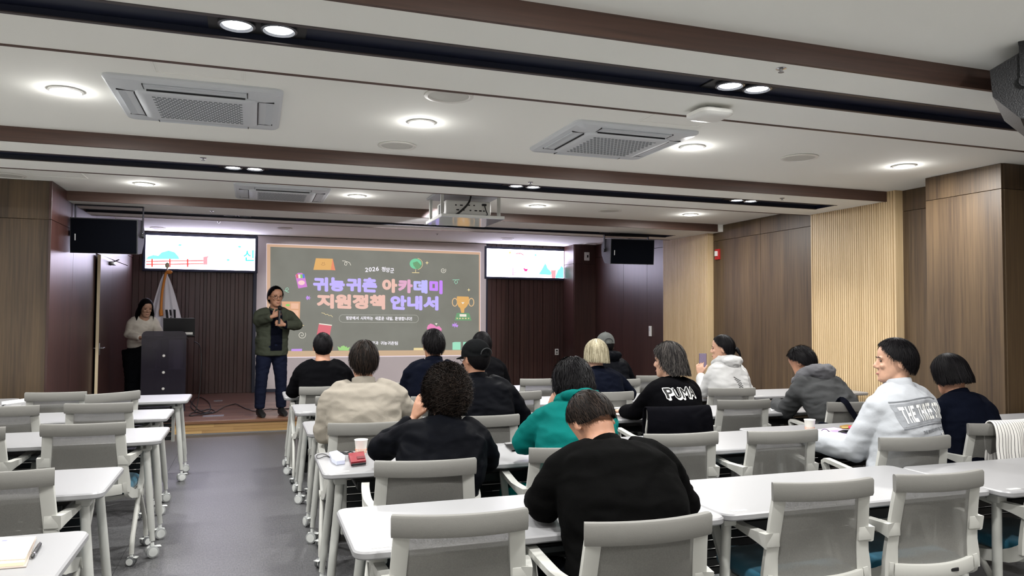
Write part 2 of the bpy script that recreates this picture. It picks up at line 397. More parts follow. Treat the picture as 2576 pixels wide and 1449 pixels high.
twin_spot(-2.5, 6.595, 'lit twin spotlight in the middle slot beyond the left edge')

# ---------------------------------------------------------------- right wall
wr = struct(MB().span(XR+.02, XR+.14, YB-.1, Y_BK+.2, -.1, H_HI+.1).build('wall_right', mat('wall_core', (70, 55, 45), .8)), 'right wall clad in dark wood panels and light oak slats')
def panel(y0, y1, z0, z1, x=XR, m=M_WALNUT, parent=None, name='panel'):
    return MB().rbox((x+.012, (y0+y1)/2, (z0+z1)/2), (.024, y1-y0-.004, z1-z0-.004), .0015, 1).build(name, m, parent or wr)
ZJ = 2.585
for y0, y1 in ((7.15, 8.205), (8.205, 9.27), (5.32, 5.93), (3.3, 4.56), (2.0, 3.3), (.7, 2.0), (-.5, .7)):
    panel(y0, y1, .08, ZJ); panel(y0, y1, ZJ, H_HI)
MB().span(XR-.012, XR+.02, YB, 9.27, 0, .08).build('baseboard', mat('baseboard_brown', (52, 38, 30), .5), wr)
# pillar
pl = struct(MB().span(5.905, XR+.02, 4.585, 5.30, 0, H_HI).build('wall_pillar', mat('wall_core', (70, 55, 45), .8)), 'pillar clad in walnut panels on the right wall')
for z0, z1 in ((.08, ZJ), (ZJ, H_HI)):
    MB().rbox((5.893, 4.943, (z0+z1)/2), (.024, .746, z1-z0-.004), .0015, 1).build('panel', M_WALNUT, pl)
    MB().rbox((6.077, 4.573, (z0+z1)/2), (.346, .024, z1-z0-.004), .0015, 1).build('panel', M_WALNUT, pl)
    MB().rbox((6.077, 5.312, (z0+z1)/2), (.346, .024, z1-z0-.004), .0015, 1).build('panel', M_WALNUT, pl)
MB().span(5.872, 5.90, 4.56, 5.32, 0, .08).build('baseboard', mat('baseboard_brown', (52, 38, 30), .5), pl)
# slatted acoustic panels
def slat_panel(y0, y1, x, label, top):
    w = struct(MB().span(x+.03, XR+.02, y0+.02, y1-.02, 0, top).build('wall_slat_panel', mat('slat_backing', (74, 54, 36), .8)), label)  # backing colour darkened to stand in for shade in the grooves
    m = MB().span(x+.002, XR+.02, y0, y0+.022, 0, top).build('end_board', M_OAK, w); MB().span(x, XR+.02, y1-.022, y1, 0, top).build('end_board', M_OAK, w)
    n = 38; p = (y1-y0-.06)/n; sm = MB().span(x, x+.03, -p*.37, p*.37, .0, top).mesh('slat', M_OAK)
    for i in range(n): link('slat', sm, w, (0, y0+.03+p*(i+.5), 0))
slat_panel(5.93, 7.15, 6.15, 'nearer light oak slatted wall panel beside the pillar', H_HI)
slat_panel(9.27, 10.50, 6.15, 'farther light oak slatted wall panel beside the stage', H_HI)

# ---------------------------------------------------------------- stage right side wall and projecting pier
ws = struct(MB().span(XR+.0, XR+.12, 10.45, Y_BK+.2, 0, H_ST).build('wall_stage_right', mat('wall_core', (70, 55, 45), .8)), 'dark red-brown panelled side wall right of the stage')
for y0, y1 in ((10.5, 11.15), (11.15, 12.0), (12.0, 13.15)):
    for z0, z1 in ((Z_ST, 2.62), (2.62, H_ST)):
        MB().rbox((XR-.012, (y0+y1)/2, (z0+z1)/2), (.024, y1-y0-.005, z1-z0-.005), .0015, 1).build('panel', M_MAHOG, ws)
pr = struct(MB().span(5.80, XR-.0, 13.18, Y_BK, 0, H_ST).build('wall_stage_pier', mat('wall_core', (70, 55, 45), .8)), 'dark wood pier beside the right LED board')
for z0, z1 in ((Z_ST, 2.50), (2.50, H_ST)):
    MB().rbox((6.02, 13.168, (z0+z1)/2), (.46, .024, z1-z0-.005), .0015, 1).build('panel', M_MAHOG, pr)
    MB().rbox((5.788, 13.43, (z0+z1)/2), (.024, .5, z1-z0-.005), .0015, 1).build('panel', M_MAHOG, pr)

# ---------------------------------------------------------------- stage left side wall, facing panel, left and rear walls
wl = struct(MB().span(X_SL-.14, X_SL-.02, Y_LF, Y_BK+.2, 0, H_ST).build('wall_stage_left', mat('wall_core', (70, 55, 45), .8)), 'dark red-brown panelled side wall left of the stage')
ZK = 2.42
for y0, y1, zs in ((Y_LF-.02, 9.38, (0, ZK, H_HI)), (9.38, 10.62, (0, ZK, H_HI)), (13.16, Y_BK, (Z_ST, ZK, H_ST)), (10.62, 13.16, (2.26, H_ST))):
    for z0, z1 in zip(zs[:-1], zs[1:]):
        MB().rbox((X_SL-.012, (y0+y1)/2, (z0+z1)/2), (.024, y1-y0-.005, z1-z0-.005), .0015, 1).build('panel', M_MAHOG, wl)
MB().rbox((X_SL-.012, 12.38, (Z_ST+2.255)/2), (.024, 1.55, 2.255-Z_ST-.004), .0015, 1).build('panel', M_MAHOG, wl)
wf = struct(MB().span(XL, X_SL-.03, Y_LF+.02, Y_LF+.12, 0, H_HI).build('wall_front_left', mat('wall_core', (70, 55, 45), .8)), 'brown wood panelled wall facing the room at far left')
for x0, x1 in ((-3.1, X_SL), (XL, -3.1)):
    for z0, z1 in ((0, ZK), (ZK, H_HI)):
        MB().rbox(((x0+x1)/2, Y_LF+.008, (z0+z1)/2), (x1-x0-.004, .024, z1-z0-.004), .0015, 1).build('panel', M_WALNUT, wf)
w2 = struct(MB().span(XL-.12, XL, YB-.1, Y_LF+.1, 0, H_HI).build('wall_left', mat('pale_wall', (232, 230, 224), .8)), 'pale left wall')  # unseen wall, kept pale to raise the bounced light
w3 = struct(MB().span(XL-.1, XR+.1, YB-.12, YB, 0, H_HI).build('wall_rear', mat('pale_wall', (232, 230, 224), .8)), 'pale rear wall')  # unseen wall, set near and pale to bounce light onto the ceiling
# door leaf standing ajar in the left side wall, its pale edge towards the room
dr = struct(empty('door_1', (X_SL, 11.57, Z_ST), R(1.6)), 'dark wood door standing ajar beside the lectern, pale edge and steel lever')
MB().rbox((.014, -.475, 1.04), (.036, .95, 2.08), .003, 1).build('door_leaf', M_MAHOG, dr)
MB().span(-.003, .031, -.958, -.95, .002, 2.078).build('leaf_edge', mat('pale_door_edge', (222, 205, 172), .5), dr)
m = MB(); m.cyl((.03, -.89, .90), (.075, -.89, .90), .011); m.tube([(.072, -.89, .90), (.074, -.84, .90), (.072, -.77, .90)], .009); m.rbox((.034, -.89, .89), (.008, .045, .15), .003)
m.cyl((-.01, -.89, .90), (-.05, -.89, .90), .011); m.tube([(-.046, -.89, .90), (-.048, -.84, .90), (-.046, -.77, .90)], .009); m.build('door_handle', M_STEEL, dr, 40)
m = MB(); m.rbox((.06, -.12, 2.02), (.05, .2, .045), .006); m.tube([(.075, -.2, 2.035), (.16, -.35, 2.06)], .008); m.build('door_closer', M_STEEL, dr, 40)

# ---------------------------------------------------------------- stage back wall
wb = struct(MB().span(X_SL-.1, XR+.1, Y_BK+.02, Y_BK+.14, 0, H_ST).build('wall_stage_back', mat('wall_core_dark', (34, 24, 22), .8)), 'dark ribbed wood wall behind the stage')
XS0, XS1 = at_y(646, 700, Y_BK).x, at_y(1221, 700, Y_BK).x       # projection surface
def ribs(x0, x1):
    x = x0; i = 0; r_ = random.Random(5)
    ms = {}
    while x < x1-.02:
        w = r_.choice((.055, .075, .095)); w = min(w, x1-x); d = r_.choice((.018, .03, .042))
        if (w, d) not in ms or w not in (.055, .075, .095): ms[(w, d)] = MB().rbox((0, 0, H_ST/2+Z_ST/2), (w-.004, d, H_ST-Z_ST), .002, 1).mesh('rib', M_MAHOG)
        link('rib', ms[(w, d)], wb, (x+w/2, Y_BK+.02-d/2, 0)); x += w
ribs(X_SL, XS0-.06); ribs(XS1+.03, 5.80)

# ---------------------------------------------------------------- folding tables on castors
M_TOP = mat('white_laminate', (138, 138, 140), .36, bump=(300, .02))
M_FRAME = mat('white_powder_coat', (180, 181, 177), .42)
M_TYRE = mat('grey_tyre', (92, 94, 96), .6)
M_HUB = mat('wheel_hub', (206, 208, 206), .45)
M_RIB = mat('black_panel_slat', (24, 27, 29), .35)
M_TRAY = mat('black_tray', (20, 22, 24), .5)
TW, TD, TZ = 1.425, .60, .73
def slab(w, d, r, z0, z1, e=.006):
    m = MB(); a = rounded_rect(w, d, r, 6); b = rounded_rect(w-2*e, d-2*e, r-e, 6)
    m.loft([[(x, y, z0) for x, y in b], [(x, y, z0+e) for x, y in a], [(x, y, z1-e) for x, y in a], [(x, y, z1) for x, y in b]]); return m
def caster_mesh(r, white_tyre=False):
    m = MB(); ax = Matrix.Rotation(R(90), 4, 'Y').to_3x3()
    m.mi = 0
    for s in (-1, 1):
        m.lathe([(r*.7, -.011), (r, -.008), (r, .008), (r*.7, .011)], (s*.016, 0, r), 18, ax)
    m.mi = 1
    for s in (-1, 1): m.lathe([(r*.2, -.013), (r*.74, -.0125), (r*.74, .0125), (r*.2, .013)], (s*.016, 0, r), 18, ax)
    m.rbox((0, 0, r*1.25), (.016, r*1.7, r*1.25), .006); m.cyl((0, 0, r*1.6), (0, 0, r*2.5), .011)
    m.tube([(0, -r*.7, r*1.8), (0, -r*1.35, r*1.75)], [(.018, .004), (.022, .003)], 8)
    return m.mesh('caster', [M_TYRE if not white_tyre else mat('pale_tyre', (158, 160, 160), .5), M_HUB], 40)
def make_table():
    t = empty('folding_table')
    slab(TW, TD, .05, TZ-.028, TZ).build('tabletop', M_TOP, t, 40)
    c = caster_mesh(.036, True)
    for sx in (-1, 1):
        for sy in (-1, 1):
            top = Vector((sx*(TW/2-.095), sy*.17, TZ-.07)); foot = Vector((sx*(TW/2-.045), sy*.205, .10))
            m = MB(); m.tube([top, top.lerp(foot, .86), top.lerp(foot, .90), foot], [.021, .021, .0155, .0155], 14)
            m.rbox(top+Vector((0, 0, .018)), (.062, .06, .052), .008)
            l = m.build('leg', M_FRAME, t, 40)
            k = link('caster', c, l, (foot.x, foot.y, 0), R(random.choice((-70, 20, 60, 110, 150))))
    m = MB()
    for sx in (-1, 1): m.rbox((sx*(TW/2-.10), 0, TZ-.05), (.035, .40, .04), .008)
    m.rbox((0, .02, TZ-.062), (TW-.22, .04, .03), .008); m.build('underframe', M_FRAME, t, 40)
    m = MB(); m.rbox((0, -.03, TZ-.105), (TW-.36, .30, .02), .006); m.rbox((0, -.175, TZ-.093), (TW-.36, .012, .045), .004); m.build('shelf_tray', M_TRAY, t)
    m = MB(); m.rbox((0, -.184, TZ-.09), (.22, .01, .022), .004); m.build('tray_grip', mat('grip_grey', (78, 82, 84), .4), t)
    for sx in (-1, 1): MB().rbox((sx*(TW/2-.16), .215, .50), (.03, .022, .42), .004).build('panel_bracket', M_FRAME, t)
    rm_ = MB().rbox((0, 0, 0), (TW-.35, .012, .037), .004, 1).mesh('panel_slat', M_RIB)
    for i in range(9): link('panel_slat', rm_, t, (0, .215, .325+i*.0405))
    MB().span(-TW/2+.06, -TW/2+.13, -TD/2+.035, -TD/2+.058, TZ, TZ+.0008).build('asset_sticker', mat('sticker_grey', (176, 176, 172), .5), t)
    return t
tproto = make_table(); tused = [False]
TABLES = []
def table(x0, ynear, label, group, dy=0, rz=0):
    """x0 = left edge, ynear = edge nearest the viewer"""
    t = tproto if not tused[0] else copy_tree(tproto); tused[0] = True
    t.location = (x0+TW/2, ynear+TD/2+dy, 0); t.rotation_euler.z = R(rz); tag(t, label, 'table', group); TABLES.append(t); return t
ROW = {1: (.325, 2.50), 2: (.335, 3.77), 3: (.35, 5.08), 4: (.33, 6.17), 5: (.29, 7.33)}
names = {1: 'nearest row', 2: 'second row', 3: 'third row', 4: 'fourth row', 5: 'front row by the stage'}
where = ['at the aisle end', 'second from the aisle', 'third from the aisle', 'at the wall end']
for r_, (x, y) in ROW.items():
    for k in range(4 if r_ in (2, 4) else 3):
        dy = {(2, 2): .10, (2, 3): .12, (1, 2): -.03, (1, 1): .03}.get((r_, k), 0)
        table(x+k*1.43, y, 'white folding table, %s right of the aisle, %s' % (names[r_], where[k]), 'white tables right of the aisle', dy)
LROW = {1: (-.535, 2.47), 2: (-.60, 3.68), 3: (-.52, 5.08), 4: (-.59, 6.14), 5: (-.54, 7.33)}
for r_, (x, y) in LROW.items():
    for k in range(2 if r_ > 2 else 1):
        table(x-TW-k*1.44, y, 'white folding table, %s left of the aisle, %s' % (names[r_], where[k]), 'white tables left of the aisle', .02*k)

# ---------------------------------------------------------------- mesh-back chairs
M_CW = mat('chair_white', (182, 182, 177), .42)
M_RAIL = mat('grey_rail_fabric', (108, 107, 103), .7, bump=(400, .1))
M_MESH = mesh_fabric()
M_TEAL = mat('teal_upholstery', (14, 88, 112), .8, bump=(250, .15), var=(8, .12), sheen=.2)
def yb(z):
    """depth of the side rails at height z"""
    return -.225-.045*max(0, (z-.55)/.30)**1.3
def make_chair():
    t = empty('mesh_chair')
    m = MB(); rr = lambda k, z: [(x*k, y*k, z) for x, y in rounded_rect(.465, .455, .10, 6)]
    m.loft([rr(.9, .418), rr(.985, .428), rr(1, .445), rr(.985, .462), rr(.93, .474), rr(.8, .479)]); m.build('seat', M_TEAL, t, True)
    m = MB(); m.loft([rr(.72, .378), rr(.9, .392), rr(.965, .418), rr(.9, .42)]); m.build('seat_shell', M_CW, t, 50)
    pr_ = [(-.027, -.009), (-.022, -.011), (.022, -.011), (.027, -.009), (.027, .009), (.022, .011), (-.022, .011), (-.027, .009)]
    m = MB()
    for s in (-1, 1):
        zs = [.855, .80, .74, .68, .62, .56, .50, .440]
        m.sweep(pr_, [(s*(.188+.028*((.86-z)/.4)**1.2), yb(z)+.002, z) for z in zs], up=(0, 1, 0), scale=[(.95, 1), (1, 1), (1, 1), (1, 1), (1, 1), (1.05, 1), (1.2, 1.1), (1.1, 1.1)])
        m.sweep([(-.032, -.011), (.032, -.011), (.032, .011), (-.032, .011)], bez([(s*.216, -.228, .50), (s*.226, -.205, .445), (s*.240, -.13, .41), (s*.25, -.02, .388)], 4), up=(1, 0, 0), scale=[(.3, 1), (.45, 1), (.6, 1), (.8, 1)]+[(.95, 1)]*4+[(.8, 1)]*5)
        m.cyl((s*.232, 0, .386), (s*.272, 0, .386), .026)
    cr = [(x, yb(.46)-.045*(1-(x/.21)**2), .462-.006*(1-(x/.21)**2)) for x in [-.200+.040*i for i in range(11)]]
    m.sweep([(-.03, -.010), (-.026, -.012), (.026, -.012), (.03, -.010), (.03, .01), (-.03, .01)], cr, up=(0, 1, 0))
    bf = m.build('back_frame', M_CW, t, 35)
    MB().rbox((.06, yb(.46)-.052, .458), (.052, .006, .016), .003).build('vent_slot', M_BLACK, bf)
    m = MB(); xs = [-.222+.0444*i for i in range(11)]
    m.sweep([(-.042, -.012), (-.03, -.016), (.02, -.017), (.028, -.011), (.030, 0), (.028, .011), (.02, .016), (-.03, .015), (-.042, .011)],
            [(x, yb(.835)-.042*(1-(x/.222)**2)+.004, .834) for x in xs], up=(0, 1, 0)); m.build('top_rail', M_RAIL, t, 40)
    nx, nz = 12, 12; vs = []; fs = []
    for j in range(nz+1):
        z = .482+(.815-.482)*j/nz
        w = .176+.018*((.86-z)/.4)
        for i in range(nx+1):
            u = -1+2*i/nx; x = u*w; lum = .012*math.exp(-((z-.60)/.09)**2)
            vs.append((x, yb(z)-.040*(1-u*u)+lum*(1-u*u), z))
    for j in range(nz):
        for i in range(nx): a = j*(nx+1)+i; fs.append((a, a+1, a+nx+2, a+nx+1))
    MB().add(vs, fs).build('mesh_back', M_MESH, t, True)
    for s in (-1, 1):
        m = MB()
        pts = bez([(s*.229, -.248, .634), (s*.240, -.195, .642), (s*.254, -.10, .652), (s*.262, .03, .668), (s*.262, .115, .676)], 4)+bez([(s*.262, .138, .662), (s*.261, .128, .63), (s*.258, .09, .54), (s*.252, .035, .43), (s*.25, .015, .395)], 3)
        n = len(pts); sc = [(2.6-1.6*min(1, i/8), 1) for i in range(17)]+[(1, 1-.25*(i/(n-18))) for i in range(n-17)]
        m.sweep([(-.011, -.019), (.011, -.019), (.013, -.012), (.013, .012), (.011, .019), (-.011, .019)], pts, up=(1, 0, 0), scale=sc)
        m.rbox((s*.209, yb(.635)-.006, .634), (.060, .016, .056), .004)
        m.build('armrest', M_CW, t, 50)
    MB().tube([(-.24, 0, .386), (.24, 0, .386)], .014).build('crossbar', M_CW, t, 40)
    c = caster_mesh(.027)
    for s in (-1, 1):
        for f in (-1, 1):
            p = bez([(s*.252, f*.012, .38), (s*.254, f*.10, .27), (s*.256, f*.185, .15), (s*.256, f*.205, .066)], 4)
            l = MB().tube(p, .0145, 10).build('leg', M_CW, t, 40); link('caster', c, l, (s*.256, f*.205, 0), R(random.choice((-50, 30, 80, 140))))
    return t
cproto = make_chair(); cused = [False]
CHAIRS = {}
def chair(key, x, y, ang, label, group):
    """x, y = middle of the top rail"""
    c = cproto if not cused[0] else copy_tree(cproto); cused[0] = True
    a = R(ang); off = Vector((0.275*-math.sin(a), .275*math.cos(a)))
    c.location = (x+off.x, y+off.y, 0); c.rotation_euler.z = a; tag(c, label, 'chair', group); CHAIRS[key] = c; return c
G1, G2 = 'mesh chairs right of the aisle', 'mesh chairs left of the aisle'
for k, x, y, a, l_ in (
    ('r1a', .654, 2.401, -6, 'empty grey mesh chair at the aisle end of the nearest row'),
    ('r1b', 1.208, 2.148, -1, 'grey mesh chair of the balding man in the nearest row'),
    ('r1c', 2.138, 2.424, -5, 'empty grey mesh chair right of the balding man, left of two alike'),
    ('r1d', 2.716, 2.403, -3, 'empty grey mesh chair right of the balding man, right of two alike'),
    ('r1e', 3.52, 2.42, -4, 'grey mesh chair cut off by the right edge, nearest row'),
    ('r2a', .739, 3.311, -8, 'grey mesh chair of the curly-haired person in black'),
    ('r2b', 1.50, 3.42, -6, 'grey mesh chair of the person in teal'),
    ('r2c', 2.25, 3.648, -4, 'empty grey mesh chair in front of the chair draped in black'),
    ('r2d', 2.858, 3.56, -4, 'empty grey mesh chair just left of the white windbreaker'),
    ('r2e', 3.40, 3.16, -5, 'grey mesh chair of the man in the white windbreaker'),
    ('r2f', 4.35, 3.42, -6, 'grey mesh chair with a striped shirt over it, right edge'),
    ('r3a', .654, 4.559, -5, 'grey mesh chair of the man in the beige jacket'),
    ('r3b', 1.429, 4.654, -2, 'grey mesh chair of the man in the black cap'),
    ('r3c', 2.80, 4.60, -3, 'mesh chair with a black jacket over its back'),
    ('r3d', 3.613, 4.956, -6, 'empty grey mesh chair between the black-draped chair and the grey hooded man'),
    ('r3e', 4.34, 4.60, -5, 'grey mesh chair of the grey hooded man with a dark bag strap'),
    ('r4a', .70, 6.08, -3, 'grey mesh chair half hidden behind the beige jacket'),
    ('r4b', 1.41, 5.86, -4, 'grey mesh chair of the man in the navy jacket'),
    ('r4c', 2.12, 6.02, 2, 'empty grey mesh chair right of the black cap, fourth row'),
    ('r4d', 2.87, 5.79, -3, 'grey mesh chair of the blonde person'),
    ('r4e', 4.10, 5.80, -10, 'grey mesh chair of the white hoodie with ponytail'),
    ('r5a', .624, 6.937, 0, 'grey mesh chair of the short-haired man in the front row'),
    ('r5b', 1.25, 7.17, -3, 'empty grey mesh chair in the front row left of the navy jacket'),
    ('r5c', 2.15, 7.02, -2, 'grey mesh chair hidden behind the black cap, front row'),
    ('r5d', 2.80, 7.20, -5, 'empty grey mesh chair in the front row left of the blonde person'),
    ('r5e', 3.55, 6.93, -6, 'grey mesh chair of the person in the grey cap'),
    ('r5f', 4.15, 7.25, -5, 'empty grey mesh chair right of the grey cap, front row')): chair(k, x, y, a, l_, G1)
for k, x, y, a, l_ in (
    ('l2a', -.99, 3.60, -4, 'nearest empty grey mesh chair at the left edge of the view'),
    ('l3a', -.924, 4.994, -4, 'empty grey mesh chair left of the aisle, third row, with teal seat showing'),
    ('l3b', -1.53, 4.97, -4, 'grey mesh chair cut by the left edge, third row'),
    ('l4a', -1.032, 6.085, -6, 'empty grey mesh chair left of the aisle, fourth row, nearest the aisle'),
    ('l4b', -1.62, 6.07, -4, 'empty grey mesh chair left of the aisle, fourth row, at the left edge'),
    ('l5a', -1.503, 7.019, -4, 'empty grey mesh chair in the front row left of the aisle'),
    ('l5b', -1.06, 6.86, 38, 'swivelled grey mesh chair in the front row left of the aisle')): chair(k, x, y, a, l_, G2)

# ---------------------------------------------------------------- people
M_SKIN = mat('skin', (164, 119, 94), .55, var=(30, .08), bump=(120, .04)); M_SKIN2 = mat('skin_pale', (178, 138, 115), .55, var=(30, .06), bump=(120, .04))
M_LIPS = mat('lips', (150, 88, 80), .5)
def cloth(name, rgb, var=.12, rough=.85, bump=(220, .18), sheen=0, crease=.4): return mat(name, rgb, rough, var=(5, var), bump=bump, sheen=sheen, spec=.02, crease=crease)
def hairmat(name, rgb, rgb2):
    if name in MATS: return MATS[name]
    m = bpy.data.materials.new(name); m.use_nodes = True; MATS[name] = m
    nt = m.node_tree; N = nt.nodes; L = nt.links; b = N['Principled BSDF']
    at = N.new('ShaderNodeAttribute'); at.attribute_name = 'tone'
    mx = N.new('ShaderNodeMix'); mx.data_type = 'RGBA'; mx.inputs[6].default_value = lin(rgb); mx.inputs[7].default_value = lin(rgb2)
    L.new(at.outputs['Fac'], mx.inputs[0]); L.new(mx.outputs[2], b.inputs['Base Color'])
    b.inputs['Roughness'].default_value = .55; b.inputs['Specular IOR Level'].default_value = .08
    return m
H_BLACK = hairmat('hair_black', (7, 6, 8), (20, 18, 20)); H_DARK = hairmat('hair_dark_brown', (14, 11, 10), (50, 40, 34))
H_GREYBL = hairmat('hair_greying', (20, 18, 19), (74, 70, 67)); H_BLOND = hairmat('hair_blonde', (118, 110, 88), (188, 180, 156))

def mat3(yaw=0, pitch=0, roll=0):
    """head turn: yaw to the person's left, pitch down, roll to the right shoulder (degrees)"""
    return (Matrix.Rotation(R(yaw), 3, 'Z') @ Matrix.Rotation(R(-pitch), 3, 'X') @ Matrix.Rotation(R(roll), 3, 'Y'))
HEAD = [(-.116, .020, .074, .036), (-.110, .036, .086, .022), (-.096, .048, .093, .004), (-.078, .056, .093, -.022), (-.055, .062, .090, -.052), (-.030, .067, .088, -.074), (-.005, .071, .087, -.088),
        (.02, .0745, .088, -.095), (.045, .076, .090, -.098), (.07, .0735, .085, -.093), (.09, .065, .071, -.080), (.104, .050, .050, -.060), (.114, .028, .022, -.034)]
def add_head(m, c, rot, s=1, face=True):
    def P(x, y, z): return c + rot @ (Vector((x, y, z))*s)
    rings = []
    for z, w, f, b in HEAD:
        cy, d = (f+b)/2, (f-b)/2
        rg = []
        for k in range(24):
            a = 2*math.pi*k/24; q = math.cos(a); t = math.sin(a)
            e = 2.2; den = (abs(q)**e+abs(t)**e)**(1/e)
            rg.append(P(w*q/den, cy+d*t/den, z))
        rings.append(rg)
    m.loft(rings)
    if face:
        m.tube([P(0, .084, .020), P(0, .094, -.002), P(0, .106, -.022), P(0, .100, -.034)], [.007*s, .009*s, .0125*s, .009*s], 10)
        for q in (-1, 1):
            m.ell(P(q*.011, .097, -.030), (.008*s, .008*s, .007*s), 8, 6)
            m.ell(P(q*.032, .082, .024), (.020*s, .010*s, .006*s), 10, 6, rot)      # brow
            m.ell(P(q*.036, .074, -.022), (.022*s, .016*s, .016*s), 10, 6, rot)     # cheek
        m.ell(P(0, .091, -.060), (.020*s, .009*s, .0065*s), 10, 6, rot); m.ell(P(0, .089, -.071), (.017*s, .009*s, .007*s), 10, 6, rot)
        m.ell(P(0, .086, -.098), (.016*s, .012*s, .012*s), 10, 6, rot)
    for q in (-1, 1):
        er = rot @ Matrix.Rotation(R(q*-22), 3, 'Z') @ Matrix.Rotation(R(10), 3, 'X')
        m.ell(P(q*.079, -.012, -.006), (.009*s, .020*s, .033*s), 10, 8, er); m.ell(P(q*.081, -.016, -.032), (.008*s, .009*s, .010*s), 8, 6, er)
def add_hand(m, w, d, n, side, curl=20, s=1, spread=7, thumb=35, curls=None):
    """w wrist, d finger direction, n back-of-hand normal, side +1 right hand; curl per joint in degrees"""
    d = d.normalized(); n = (n-d*n.dot(d)).normalized(); x = d.cross(n)*side          # x points to the thumb... little finger side is -x
    x = -x
    rg = []
    for t, hw, hd in ((-.02, .024, .020), (.0, .027, .019), (.03, .036, .016), (.065, .043, .014), (.088, .042, .0115)):
        rg.append([w+d*(t*s)+x*(hw*s*math.cos(a))+n*(hd*s*math.sin(a)) for a in [2*math.pi*k/12 for k in range(12)]])
    m.loft(rg)
    for i, (off, L) in enumerate(((.033, .072), (.011, .080), (-.011, .074), (-.032, .058))):
        p = w+d*(.078*s)+x*(off*s); ang = (curls[i] if curls else curl); a = -ang*.6; dd = (d+x*math.tan(R(spread*(1.5-i)/1.5))).normalized()
        pts = [p-d*.015*s]; rad = [.0088*s]
        for k, f in enumerate((.45, .30, .25)):
            a += ang; v = dd*math.cos(R(a))-n*math.sin(R(a)); p = p+v*(L*f*s); pts.append(p.copy()); rad.append((.0084-.0006*k)*s)
        m.tube(pts, rad, 8); m.ell(p, (rad[-1],)*3, 8, 6)
    p = w+d*(.022*s)+x*(.024*s); v = (d*math.cos(R(thumb))+x*math.sin(R(thumb))-n*.35).normalized()
    pts = [p]; rad = [.015*s]
    for k, f in enumerate((.040, .030, .024)):
        p = p+v*(f*s); v = (v+d*.22-n*.12*(curl/25)).normalized(); pts.append(p.copy()); rad.append((.0125-.0016*k)*s)
    m.tube(pts, rad, 8); m.ell(p, (rad[-1],)*3, 8, 6)
def ring(c, ax, fwd, hw, hd, n=24, e=2.4, back=1.0):
    """superellipse ring: ax lateral axis, fwd front axis"""
    out = []
    for k in range(n):
        a = 2*math.pi*k/n; q, t = math.cos(a), math.sin(a); den = (abs(q)**e+abs(t)**e)**(1/e)
        out.append(c+ax*(hw*q/den)+fwd*((hd if t > 0 else hd*back)*t/den))
    return out
def folds(me, amp, sc=9, seed=0, keep=None):
    """press creases into a garment: stretched ridged noise along the normals"""
    me.update(); off = Vector((seed*3.1, seed*1.7, seed*.9))
    nn = [v.normal.copy() for v in me.vertices]
    for v, n in zip(me.vertices, nn):
        p = v.co
        a = noise.noise(Vector((p.x*sc*.8, p.y*sc*.8, p.z*sc*2.0))+off); b = noise.noise(Vector((p.x*sc*1.7+p.z*sc, p.y*sc*1.2, p.z*sc*2.6-p.x*sc))+off*2)
        d = (.55-abs(a))*.7+(.4-abs(b))*.45
        k = keep(p) if keep else 1
        v.co = p+n*(d*amp*k)
    me.update()
def smooth_on(me): me.polygons.foreach_set('use_smooth', [True]*len(me.polygons)); return me
def remesh(m, vox, it=3, fac=.5):
    me = m.mesh('scratch', M_SKIN, fix=True)
    r = bake(me, [('REMESH', dict(mode='VOXEL', voxel_size=vox)), ('SMOOTH', dict(factor=fac, iterations=it))]); bpy.data.meshes.remove(me); return smooth_on(r)
def put(name, me, material, parent):
    me.materials.clear(); me.materials.append(material); me.name = name; return link(name, me, parent)

def hair_surface(c, rot, s, st):
    ra, rb, rc = .084*s*st.get('wide', 1), .105*s*st.get('deep', 1), .112*s*st.get('high', 1); oc = Vector((0, -.006*s, .010*s))
    tail = st.get('tail', 0)
    def end(az):
        """lowest angle from the crown (degrees) that hair covers at an azimuth from the front"""
        a = abs(az); pts = st.get('line', ((0, 42), (35, 48), (55, 62), (75, 80), (90, 90), (104, 112), (125, 134), (180, 142)))
        for (a0, e0), (a1, e1) in zip(pts[:-1], pts[1:]):
            if a <= a1: return e0+(e1-e0)*(a-a0)/(a1-a0)
        return pts[-1][1]
    def S(az, t, out=0):
        az_, t_ = R(az), R(t)
        k = 1+out
        if t <= 90 or not tail: v = Vector((ra*math.sin(t_)*math.sin(az_), rb*math.sin(t_)*math.cos(az_), rc*math.cos(t_)))*k
        else:
            dr = (t-90)/90*1.6*rc; fl = 1+st.get('flare', .1)*min(1, dr/.1)-st.get('tuck', 0)*max(0, dr-.06)*8
            v = Vector((ra*math.sin(az_)*fl, rb*math.cos(az_)*fl, 0))*k+Vector((0, 0, -dr))
        v = Vector((v.x, v.y, v.z))
        w = c+rot @ (v+oc)
        return w
    return S, end
